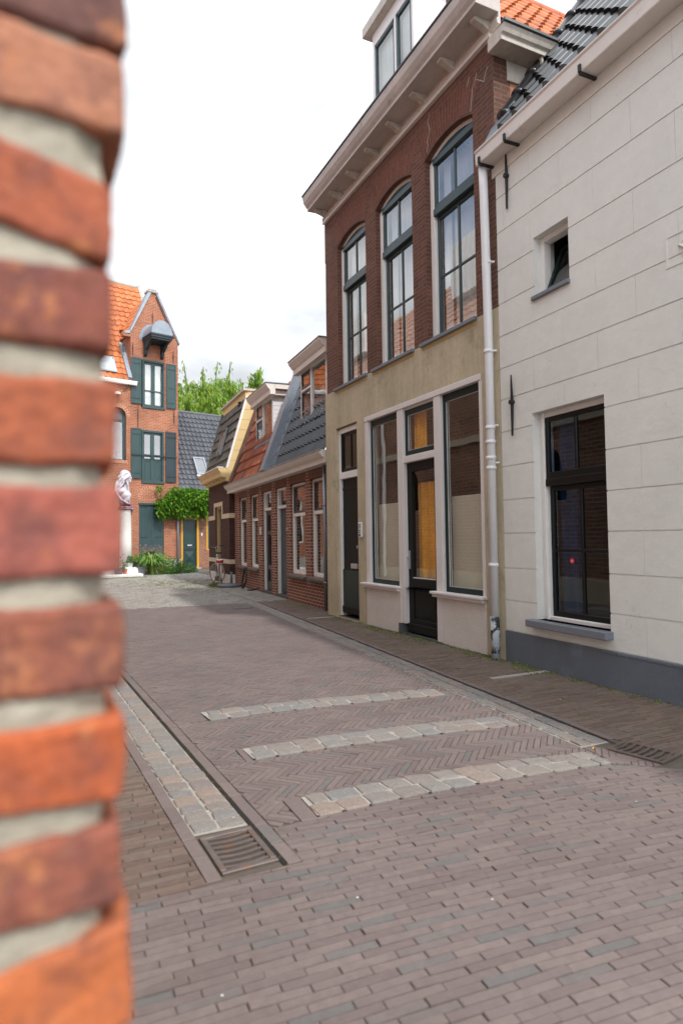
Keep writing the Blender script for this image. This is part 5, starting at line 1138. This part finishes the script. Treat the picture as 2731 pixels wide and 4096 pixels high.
# ------------------------------------------------------------------ leaves
def leaf(mb, p, d, s, w=.5, droop=.2):
    """one pointed leaf: 4 faces folded along the midrib"""
    d = d.normalized(); side = d.cross(Vector((rnd.uniform(-1, 1), rnd.uniform(-1, 1), rnd.uniform(-.3, 1)))).normalized(); n = side.cross(d)
    a = p; m = p+d*s*.5+n*s*.06; t = p+d*s-Vector((0, 0, droop*s)); l = m+side*s*w*.5-n*s*.05; r = m-side*s*w*.5-n*s*.05
    i = len(mb.v); mb.v += [tuple(a), tuple(l), tuple(t), tuple(r)]; mb.f.append((i, i+1, i+2, i+3))
def rv(): 
    while True:
        v = Vector((rnd.uniform(-1, 1), rnd.uniform(-1, 1), rnd.uniform(-1, 1)))
        if .05 < v.length < 1: return v.normalized()
def gloc(x, y, z): 
    """point in the gable house's frame -> world"""
    v = -gu*x; n = Vector((.24264499, -.97011515, 0)); return Vector((GP[0], GP[1], 0))+v+n*y+Vector((0, 0, z))
# climbing vine over the cottage eave
vm = MB()
lob = [(-.15, .30, 3.42, .80, .42, .52), (.42, .26, 3.15, .72, .38, .55), (.85, .22, 3.05, .42, .25, .36), (-.9, .32, 3.42, .85, .42, .52), (-1.7, .35, 3.45, .85, .42, .52), (.0, .28, 2.85, .50, .34, .36), (-1.1, .28, 3.02, .42, .32, .38), (-2.5, .35, 3.45, .85, .42, .48), (.2, .22, 3.72, .5, .28, .28), (1.05, .15, 3.22, .22, .15, .16), (.62, .2, 2.72, .26, .22, .22)]
for _ in range(26):
    x_ = rnd.uniform(-2.8, 1.1); lob.append((x_, rnd.uniform(.15, .42), rnd.choice((3.85, 2.78, 3.3))+rnd.uniform(-.14, .10), rnd.uniform(.14, .26), .16, rnd.uniform(.12, .24)))
for (cx, cy, cz, rx, ry, rz) in lob:
    for _ in range(int(1900*rx*rz)):
        v = rv(); k = rnd.uniform(.55, 1.0)**.5; q = 1+.22*noise.noise(Vector((v.x*2.3+cx, v.y*2, v.z*2.3+cz)))
        p = gloc(cx+v.x*rx*k*q, max(.0, cy+v.y*ry*k*q), cz+v.z*rz*k*q); leaf(vm, p, (gloc(0, v.y+1.2, v.z*.6-.5)-gloc(0, 0, 0))+rv()*.8, rnd.uniform(.10, .19), .6, .35)
for _ in range(60):
    x = rnd.uniform(-2.8, 1.15); z = 2.95+rnd.uniform(-.25, .15)+.12*abs(x); 
    for k in range(rnd.randint(3, 9)): leaf(vm, gloc(x+rnd.uniform(-.04, .04)+k*.015, rnd.uniform(.1, .35), z-k*.05), Vector((rnd.uniform(-.4, .4), -.5, -1)), rnd.uniform(.07, .12), .6)
vt = thing('climbing_vine', 'bright green climbing vine over the cottage eave above the yellow door', 'vine', tuple(gloc(.3, .1, 0)))
vo = vm.build('foliage', 'leaf_vine', vt); vo.matrix_parent_inverse = Matrix.Translation(vt.location).inverted()
sm = MB().tube([gloc(.06, .02, 0), gloc(.05, .03, 1.0), gloc(.07, .02, 2.0), gloc(.1, .10, 3.0)], [.03, .025, .02, .015], 7).tube([gloc(.3, .14, 3.0), gloc(-.8, .2, 3.3), gloc(-2.2, .2, 3.4)], [.02, .015, .01], 6)
vo = sm.build('stem', 'bark', vt); vo.matrix_parent_inverse = Matrix.Translation(vt.location).inverted()

# tree behind the roofs
TP = Vector((10.2, 40.5, 0))
tt = thing('cherry_tree', 'leafy green tree rising behind the cottage roof', 'tree', tuple(TP))
tt.scale = (1.06, 1.06, 1.09)
tr = MB(); tips = []
def limb(p, d, r, ln, depth):
    pts = [p]; rs = [r]; q = p.copy(); dd = d.normalized()
    for k in range(5):
        dd = (dd+rv()*.14+Vector((0, 0, .05))).normalized(); q = q+dd*ln/5; pts.append(q.copy()); rs.append(r*(1-.13*(k+1)))
    tr.tube(pts, rs, 6, cap=False)
    if depth == 0: tips.append(pts); return
    if depth == 1: tips.append(pts)
    for _ in range(3 if depth > 1 else 4):
        k = rnd.randint(2, 5); nd_ = (dd*.55+rv()*.75+Vector((0, 0, .22))); limb(pts[k], nd_, rs[k]*.62, ln*rnd.uniform(.55, .75), depth-1)
limb(Vector((0, 0, 0)), Vector((0, 0, 1)), .28, 4.5, 0); tips.clear()
for a in range(8): limb(Vector((0, 0, 3.8)), Vector((math.cos(a*.785), math.sin(a*.785), rnd.uniform(.5, 1.4))), .15, 3.6, 3)
for (dx, hgt) in ((-2.6, 11.9), (-1.35, 11.4), (.15, 12.3), (1.0, 11.9), (2.3, 11.2), (3.5, 10.4), (-3.4, 11.6), (-.6, 10.6), (1.7, 10.4)):
    limb(Vector((dx*.6, rnd.uniform(-.6, .6), 7.6)), Vector((dx*.28, 0, hgt-7.6)), .06, (hgt-7.7), 0)
    for q_ in range(3): limb(Vector((dx*(.62+.1*q_), 0, 8.6+q_*.7)), Vector((rnd.choice((-1, 1))*.9, rnd.uniform(-.3, .3), rnd.uniform(.25, .7))), .03, rnd.uniform(.8, 1.5), 0)
tr.build('trunk', 'bark', tt)
lm = MB()
for pts in tips:
    for a, b in zip(pts, pts[1:]):
        for _ in range(19):
            p = a.lerp(b, rnd.random())+rv()*rnd.uniform(.02, .30)
            if p.z > 12.4 or p.z < 5.5: continue
            leaf(lm, p, Vector((rnd.uniform(-.6, .6), rnd.uniform(-.9, .3), -.9)), rnd.uniform(.17, .30), .42, .15)
for _ in range(16000):
    v = rv(); k = rnd.random()**.33; p = Vector((v.x*4.8*k, v.y*2.2*k, 8.35+v.z*2.55*k))
    if noise.noise(p*.95) < -.16-.12*(p.z < 9): continue
    leaf(lm, p, Vector((rnd.uniform(-.6, .6), rnd.uniform(-.9, .3), -.9)), rnd.uniform(.13, .26), .42, .15)
lm.build('crown', 'leaf_tree', tt)

# ------------------------------------------------------------------ plants at the foot of the shutter door
def plant(name, label, loc, kind, h, rad, n, mat='leaf_plant', pot=None, potmat='pot_black', group='plants in front of the gable house', flowers=0):
    t = thing(name, label, 'plant', loc, 0, group); base = 0
    if pot:
        r, ph = pot; MB().lathe([(r*.72, 0), (r*.95, ph*.9), (r*1.05, ph*.9), (r*1.05, ph), (r*.9, ph), (r*.85, ph*.85)], (0, 0, 0), 16).build('pot', potmat, t); base = ph*.9
    m = MB()
    if kind == 'strap':
        for _ in range(n):
            a = rnd.uniform(0, 2*PI); o = Vector((math.cos(a), math.sin(a), 0)); l = rnd.uniform(.7, 1.1); w = .022; s = Vector((-math.sin(a), math.cos(a), 0))
            l2 = rnd.uniform(.3, 1.1); P = [Vector((0, 0, base))+o*(.08+rad*l2*t_*t_*.75+rad*.25*t_)+Vector((0, 0, h*l*(2.3*t_-(1.3+.55*l2)*t_*t_))) for t_ in (0, .25, .5, .75, 1)]; i = len(m.v)
            for k, p in enumerate(P): ww = w*(1, 1.2, 1, .7, .1)[k]; m.v += [tuple(p+s*ww), tuple(p-s*ww)]
            for k in range(4): m.f.append((i+2*k, i+2*k+1, i+2*k+3, i+2*k+2))
    else:
        for _ in range(n):
            v = rv(); v.z = abs(v.z) if kind == 'bush' else rnd.uniform(.0, 1); k = rnd.random()**.5
            p = Vector((v.x*rad*k, v.y*rad*k, base+v.z*h*k)); leaf(m, p, v+Vector((0, 0, .3)), rnd.uniform(.05, .11) if kind == 'bush' else rnd.uniform(.03, .05), .45, .4)
        for _ in range(8): m.tube([(0, 0, base), tuple(Vector((rnd.uniform(-.6, .6)*rad, rnd.uniform(-.6, .6)*rad, base+h*.8)))], .004, 4)
    m.build('leaves', mat, t)
    if flowers:
        f = MB()
        for _ in range(flowers): v = rv(); p = Vector((v.x*rad, v.y*rad, base+h*rnd.uniform(.7, 1.3))); f.tube([tuple(p), tuple(p+Vector((0, 0, .03)))], [.012, .018], 5)
        f.build('flowers', 'pinkflower', t)
    return t
gp = lambda x, y: tuple(gloc(x, y, 0))
plant('strap_leaf_plant', 'arching lime strap-leaf clump before the green double door', (4.12, 27.45, 0), 'strap', 1.0, .85, 200, 'leaf_lime')
plant('leafy_shrub', 'dark leafy shrub between the column and the strap-leaf clump', (3.82, 28.6, 0), 'bush', .95, .50, 1000)
plant('leafy_shrub', 'broad-leaved shrub just right of the strap-leaf clump', (4.68, 27.6, 0), 'bush', .85, .50, 1100, 'leaf_vine')
plant('leafy_shrub', 'low feathery shrub below the cottage downpipe', (5.15, 27.9, 0), 'bush', .70, .55, 1300)
plant('leafy_shrub', 'low trailing shrub nearest the yellow door', (5.62, 28.2, 0), 'bush', .45, .55, 1100)
plant('leafy_shrub', 'fresh green shrub behind the strap-leaf clump', (4.45, 28.7, 0), 'bush', .95, .50, 620, 'leaf_vine')
plant('potted_sprig', 'brown sprig plant in a tall black urn before the green door', (4.24, 28.5, 0), 'sprig', .30, .60, 700, 'leaf_dry', (.20, .95), 'pot_black', flowers=24)
plant('potted_plant', 'small green plant in grey pot beside the column steps', (3.60, 27.1, 0), 'bush', .42, .30, 260, 'leaf_plant', (.24, .36), 'pot_grey')
plant('potted_plant', 'small plant in black pot on the column step', (3.40, 27.05, .32), 'bush', .30, .22, 160, 'leaf_vine', (.14, .25), 'pot_black')
plant('potted_plant', 'white pot with small leaves beside the black pot on the step', (3.21, 27.0, .32), 'bush', .30, .16, 120, 'leaf_plant', (.12, .22), 'pot_white')
plant('potted_plant', 'wispy pink-flowered plant in dark pot in front of the column', (2.72, 26.45, .11), 'bush', .42, .24, 240, 'leaf_plant', (.19, .26), 'pot_grey', flowers=40)
plant('potted_plant', 'tiny terracotta pot on the lower column step', (2.95, 26.4, .11), 'bush', .06, .05, 20, 'leaf_plant', (.09, .18), 'pot_terra')

# ------------------------------------------------------------------ column and bust
CX, CY = 3.08, 27.4
ct = thing('column', 'pale round stone column on stepped base carrying the bust', 'column', (CX, CY, 0))
bevel(MB().box(-1.6, .52, -1.35, .8, 0, .12).build('lower_step', 'pale_stone', ct), .02)
bevel(MB().box(-1.3, .44, -.5, .6, .12, .36).build('upper_step', 'pale_stone', ct), .02)
MB().lathe([(.235, .36), (.232, 1.4), (.222, 2.66), (.235, 2.68)], (0, 0, 0), 32).build('shaft', 'pale_stone', ct, smooth=True)
def bustmat():
    m, t, b = newmat('bust_stone'); co = nd(t, 'ShaderNodeTexCoord').outputs['Object']; sp = nd(t, 'ShaderNodeSeparateXYZ'); t.links.new(co, sp.inputs[0])
    n = nd(t, 'ShaderNodeTexNoise', Scale=5, Detail=6); t.links.new(co, n.inputs['Vector'])
    a = nd(t, 'ShaderNodeMath', operation='MULTIPLY_ADD'); a.inputs[1].default_value = .9; t.links.new(n.outputs['Fac'], a.inputs[0]); t.links.new(sp.outputs['Z'], a.inputs[2])
    r = nd(t, 'ShaderNodeValToRGB'); e = r.color_ramp.elements; e[0].position = .55; e[0].color = (.16, .05, .06, 1); e[1].position = 1.25 if False else 1.0; e[1].color = (.60, .56, .61, 1); k = e.new(.75); k.color = (.42, .27, .33, 1)
    t.links.new(a.outputs[0], r.inputs[0]); s = vary(t, r.outputs[0], co, 9, .25)
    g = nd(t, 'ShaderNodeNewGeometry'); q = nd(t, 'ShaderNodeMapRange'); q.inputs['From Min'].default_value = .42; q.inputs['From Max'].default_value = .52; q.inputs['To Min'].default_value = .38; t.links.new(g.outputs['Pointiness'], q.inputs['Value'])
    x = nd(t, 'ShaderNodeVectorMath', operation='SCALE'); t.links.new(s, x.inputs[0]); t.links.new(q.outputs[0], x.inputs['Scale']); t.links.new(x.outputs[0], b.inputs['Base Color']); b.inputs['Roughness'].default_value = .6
    return m
MT['bust'] = bustmat()
bu = MB()
def blob(c, r, n=14):
    i0 = len(bu.v); c = Vector(c)
    for a in range(n+1):
        th = PI*a/n
        for b in range(2*n): ph = PI*b/n; bu.v.append((c.x+r[0]*math.sin(th)*math.cos(ph), c.y+r[1]*math.sin(th)*math.sin(ph), c.z+r[2]*math.cos(th)))
    for a in range(n):
        for b in range(2*n): p = i0+a*2*n; q = p+2*n; bu.f.append((p+b, q+b, q+(b+1) % (2*n), p+(b+1) % (2*n)))
# origin at the column top; face looks to +x, chin down
blob((-.02, 0, .06), (.34, .30, .055)); blob((-.02, 0, .14), (.27, .24, .07))       # socle
blob((-.04, 0, .34), (.24, .24, .20)); blob((-.03, 0, .62), (.24, .33, .24)); blob((.10, .0, .62), (.13, .20, .15)); blob((-.20, 0, .78), (.26, .34, .20)); blob((.02, -.16, .50), (.14, .15, .2))
bu.tube([(-.06, 0, .75), (.0, 0, 1.0), (.05, 0, 1.22)], [.15, .11, .11], 16)
blob((.04, 0, 1.40), (.185, .16, .225)); blob((.08, 0, 1.30), (.14, .115, .17)); blob((.175, 0, 1.20), (.05, .06, .05)); blob((.21, 0, 1.345), (.045, .026, .06)); bu.tube([(.185, 0, 1.43), (.245, 0, 1.325)], [.018, .034], 8)
blob((.195, 0, 1.265), (.04, .05, .016)); blob((.19, 0, 1.245), (.038, .045, .014)); blob((.17, .06, 1.395), (.03, .032, .02)); blob((.17, -.06, 1.395), (.03, .032, .02)); blob((.185, .055, 1.43), (.03, .045, .014)); blob((.185, -.055, 1.43), (.03, .045, .014))
blob((.03, -.15, 1.34), (.035, .02, .05)); blob((-.03, 0, 1.50), (.19, .18, .18)); blob((-.18, 0, 1.36), (.12, .14, .12))
for k in range(34):      # locks swept back over the shoulder
    a = rnd.uniform(-1, 1); y0 = a*.17; pts = []
    sx = rnd.uniform(-.12, .16); 
    p = Vector((sx, y0, 1.60-abs(a)*.16)); tgt = Vector((-.38+rnd.uniform(-.12, .14), y0*1.9, .62+rnd.uniform(-.1, .35)))
    for q in range(9):
        f = q/8; x = p.x*(1-f)+tgt.x*f+.035*math.sin(q*1.7+k); z = p.z*(1-f)**1.0+tgt.z*f+.13*math.sin(f*PI)+.02*math.sin(q*2+k*2); pts.append((x, p.y*(1-f)+tgt.y*f+math.copysign(.06, a)*math.sin(f*PI)+.03*math.cos(q*1.5+k), z))
    bu.tube(pts, [.02, .026, .028, .027, .027, .025, .023, .02, .01], 7)
for k in range(9): a = (k-4)/4.5; bu.tube([(.13-abs(a)*.05, a*.13, 1.56), (.02, a*.19, 1.54), (-.12, a*.2, 1.47), (-.22, a*.12, 1.42)], [.02, .034, .034, .03], 7)
for s in (-1, 1): bu.tube([(.06, .14*s, 1.38), (.03, .17*s, 1.2), (.07, .17*s, 1.05), (.10, .15*s, .90), (.13, .16*s, .76)], [.03, .035, .03, .03, .015], 7)
for k in range(9):       # drapery folds from the shoulder to the front
    y = -.30+k*.075; bu.tube([(-.44+.02*k, y*1.05, .86-.02*k), (-.34, y*1.15, .62), (-.18, y*1.1, .42), (.04, y*.9, .30), (.16, y*.5, .26)], [.03, .04, .042, .035, .03], 7)
for k in range(5): bu.tube([(.14, -.1+.05*k, .30+.02*k), (.22, -.09+.05*k, .20), (.25+.02*(k % 2), -.08+.04*k, .06), (.21, -.08+.04*k, -.12), (.17, -.07+.035*k, -.26-.03*(k % 3))], [.04, .045, .05, .035, .012], 7)
bo = bu.build('bust', 'bust', None, smooth=True, loc=(CX, CY, 2.66))
rm = bo.modifiers.new('merge', 'REMESH'); rm.mode = 'VOXEL'; rm.voxel_size = .011; rm.use_smooth_shade = True
smo = bo.modifiers.new('soften', 'SMOOTH'); smo.factor = .5; smo.iterations = 1
tag(bo, 'pale bust with long wavy hair and mauve drapery on the column', 'bust')

# ------------------------------------------------------------------ bicycle
bt_ = thing('bicycle', 'cream city bicycle on its stand by the dark brick house', 'bicycle', (5.03, 19.62, 0), 0)
hv = Vector((.16, 1, 0)).normalized(); sd_ = Vector((hv.y, -hv.x, 0)); lean = Vector((0, 0, 1))-sd_*.06
def bp(f, s, z): return hv*f+sd_*s+lean*z
RW = .345
def wheel(f, z, ax, name):
    c = bp(f, 0, RW); m = MB().torus(c, ax, RW-.02, .02, 40, 8); w_ = m.build(name, 'tyre', bt_, smooth=True)
    a = MB().torus(c, ax, RW-.045, .009, 40, 6); a.build('rim', 'steel', w_); u = ax.orthogonal().normalized(); v = ax.cross(u)
    sp = MB()
    for k in range(28): t = 2*PI*k/28; sp.tube([tuple(c+ax*(.02 if k % 2 else -.02)), tuple(c+(u*math.cos(t)+v*math.sin(t))*(RW-.05))], .0016, 4)
    sp.tube([tuple(c-ax*.05), tuple(c+ax*.05)], .018, 10); sp.build('spokes', 'steel', w_)
rax = (sd_+Vector((0, 0, .06))).normalized(); fax = (Matrix.Rotation(R(42), 3, 'Z') @ rax).normalized()
wheel(0, 0, rax, 'wheel'); wheel(1.08, 0, fax, 'wheel')
fm = MB(); C_ = lambda f, z, s=0: tuple(bp(f, s, z))
fm.tube([C_(.44, .29), C_(.20, .88)], .016, 8).tube([C_(.44, .29), C_(.86, .78)], .017, 8).tube([C_(.38, .45), C_(.84, .88)], .014, 8).tube([C_(.83, .74), C_(.80, .98)], .019, 8)
for s in (-.055, .055): fm.tube([C_(.44, .29), C_(0, .345, s)], .009, 6).tube([C_(.25, .74), C_(0, .345, s)], .009, 6)
fdir = Matrix.Rotation(R(42), 3, 'Z') @ sd_
for s in (-.05, .05): fm.tube([C_(.86, .74), tuple(bp(.9, 0, .72)+fdir*s), tuple(bp(1.05, 0, RW)+fdir*s)], .010, 6)
fm.build('frame', 'bikewhite', bt_, smooth=True)
MB().tube([C_(.20, .86), C_(.17, .98)], .013, 8).build('seat_post', 'steel', bt_)
sdl = MB(); i0 = 0
for (f, wd, z) in ((.02, .02, .99), (.05, .105, 1.0), (.12, .115, 1.01), (.20, .06, 1.0), (.30, .022, 1.0)): pass
sdl.prism([C_(.03, .985, -.10), C_(.03, .985, .10), C_(.14, .985, .11), C_(.24, .985, .03), C_(.33, .985, .02), C_(.33, .985, -.02), C_(.24, .985, -.03), C_(.14, .985, -.11)], (0, 0, 0), tuple(lean*.05)); bevel(sdl.build('saddle', 'rubber', bt_), .015, 2)
hb = bp(.80, 0, 1.0); m = MB().tube([tuple(bp(.82, 0, .95)), tuple(bp(.79, 0, 1.14))], .012, 8)
pts = []
for k in range(-6, 7): t = k/6; pts.append(tuple(bp(.80, 0, 1.16)+fdir*(.30*t)+Vector((0, 0, .07*math.sin(abs(t)*PI*.6)-.0))+(Matrix.Rotation(R(42), 3, 'Z') @ hv)*(.10*math.sin(abs(t)*PI)-.18*max(0, abs(t)-.5))))
m.tube(pts, .011, 8); m.build('handlebar', 'steel', bt_, smooth=True)
MB().tube(pts[:3], .017, 8).tube(pts[-3:], .017, 8).build('grips', 'rubber', bt_)
MB().tube([C_(-.33, .70), C_(.12, .72)], .006, 6).box(-.10, .10, -.30, .05, .0, .01, Matrix.Translation(bp(0, 0, .70)) @ Matrix.Rotation(math.atan2(-hv.x, hv.y), 4, 'Z')).tube([C_(-.2, .70, .06), C_(0, .345, .06)], .006, 6).tube([C_(-.2, .70, -.06), C_(0, .345, -.06)], .006, 6).build('carrier', 'bikewhite', bt_)
MB().lathe([(.10, 0), (.12, .04), (.11, .08), (.06, .10)], tuple(bp(-.16, 0, .71)), 14).build('child_seat_base', 'bikered', bt_, smooth=True)
MB().torus(bp(-.16, 0, .80), (0, 0, 1), .08, .022, 20, 8).build('seat_rim', 'white', bt_)
m = MB(); fe = []
for k in range(14): t = R(-20+k*14); fe.append(tuple(bp(0, 0, RW)+(-hv*math.cos(t)+Vector((0, 0, 1))*math.sin(t))*(RW+.03)))
m.tube(fe, .022, 6); m.build('mudguard', 'bikewhite', bt_, smooth=True)
MB().tube([C_(.44, .29, -.08), C_(.44, .29, .08)], .012, 8).tube([C_(.44, .29, .07), C_(.36, .16, .08)], .008, 6).tube([C_(.44, .29, -.07), C_(.52, .42, -.08)], .008, 6).box(-.04, .04, -.03, .03, -.01, .01, Matrix.Translation(bp(.36, .11, .16))).box(-.04, .04, -.03, .03, -.01, .01, Matrix.Translation(bp(.52, -.11, .42))).build('crank', 'steel', bt_)
MB().tube([C_(.30, .28, -.04), tuple(bp(.22, -.26, .01))], .012, 6).tube([tuple(bp(.16, -.28, .012)), tuple(bp(.28, -.25, .012))], .014, 6).build('kickstand', 'black_iron', bt_)
MB().tube([C_(.86, .90), C_(.93, .90)], .035, 10).build('headlamp', 'black_iron', bt_)

# parasol foot, locks
t = thing('parasol_base', 'round grey parasol foot with short tube beside the bicycle', 'parasol base', (5.10, 18.95, 0))
MB().lathe([(.36, 0), (.37, .05), (.35, .08), (.10, .10), (.06, .12)], (0, 0, 0), 28).build('disc', 'pot_grey', t, smooth=True)
MB().lathe([(.038, .08), (.038, .45), (.033, .45), (.033, .3)], (.08, 0, 0), 14).build('tube', 'pot_grey', t, smooth=True); MB().tube([(.05, 0, .40), (-.04, 0, .40)], .02, 8).build('knob', 'black_iron', t)
def rowp(x, y, z): 
    u = Vector((.0517, .99866, 0)); return Vector((ROWP[0], ROWP[1], 0))+u*x+Vector((-.99866, .0517, 0))*y+Vector((0, 0, z))
m = MB(); P = [rowp(6.40, .10, .60), rowp(6.52, .12, .40), rowp(6.55, .16, .18), rowp(6.45, .20, .03), rowp(6.20, .22, .03), rowp(6.12, .16, .2), rowp(6.2, .12, .42), rowp(6.36, .10, .60)]
F = []
for a, b in zip(P, P[1:]):
    for k in range(6): F.append(a.lerp(b, k/6))
m.tube([tuple(q) for q in F], [.024+.005*(k % 2) for k in range(len(F))], 8)
tag(m.build('chain_lock', 'black_iron'), 'heavy black chain lock hanging from the window sill of the far row house', 'bike lock')
m = MB().tube([tuple(rowp(5.35, .30, .03)), tuple(rowp(5.2, .22, .035)), tuple(rowp(5.05, .12, .07)), tuple(rowp(4.95, .08, .10))], [.016, .022, .022, .018], 8)
tag(m.build('cable_lock', 'black_iron'), 'short black cable lock lying on the paving near the grey door', 'bike lock')
# weeds in the joints
wm = MB()
def tuft(x, y, n, h, r):
    for _ in range(n):
        a = rnd.uniform(0, 6.28); p = Vector((x+rnd.gauss(0, r), y+rnd.gauss(0, r), -.004)); d = Vector((math.cos(a)*.6, math.sin(a)*.6, rnd.uniform(.3, 1.2))); leaf(wm, p, d, h*rnd.uniform(.5, 1.2), .28, .2)
for _ in range(110): y = rnd.uniform(2.3, 9); tuft(xl(y)+rnd.choice((0, .085)), y, 3, .014, .006)
for _ in range(420): tuft(rnd.uniform(-.2, 4.6), rnd.uniform(1.1, 7.5), 3, .012, .006)
for _ in range(260): tuft(rnd.uniform(3.75, 4.8), rnd.uniform(2.8, 11), 4, .022, .012)
for _ in range(150): tuft(4.80+rnd.gauss(0, .04), rnd.uniform(3, 11), 6, .045, .02)
for c in ((4.72, 8.3), (4.66, 7.6), (4.74, 6.5), (4.70, 5.4), (4.72, 9.0), (4.9, 12.6)):
    for _ in range(40): tuft(c[0]+rnd.gauss(0, .08), c[1]+rnd.gauss(0, .22), 3, .04, .02)
for _ in range(500): tuft(3.9+rnd.gauss(0, .8), 21+rnd.gauss(0, 2.2), 4, .05, .05)
for _ in range(200): tuft(rnd.uniform(1.2, 3.7), 25.9+rnd.gauss(0, .12), 4, .06, .04)
for _ in range(60): tuft(4.78+rnd.gauss(0, .05), 19.2+rnd.gauss(0, .1), 4, .16, .04)
w_ = wm.build('weeds', 'weed'); w_['kind'] = 'stuff'

tag(MB().tube([(3.34, 3.22, .012), (3.368, 3.235, .012)], .0035, 8).build('cigarette_butt', 'amber'), 'orange cigarette butt on the setts beside the right drain', 'cigarette butt')

dm_ = MB()
for (x, y) in ((.90, 3.28), (.52, 2.05), (1.62, 2.1), (.80, 3.42), (4.1, 4.3), (1.15, 2.35), (2.9, 2.5)):
    r0 = rnd.uniform(.004, .007); i = len(dm_.v); n = 10
    for k in range(n): r1 = r0*rnd.uniform(.5, 1.3); dm_.v.append((x+r1*1.4*math.cos(k*.628), y+r1*math.sin(k*.628), .0125 if y > 3.1 and x < 1 else .0065))
    dm_.f.append(tuple(range(i, i+n)))
o_ = dm_.build('bird_droppings', 'pale_stone'); o_['kind'] = 'stuff'
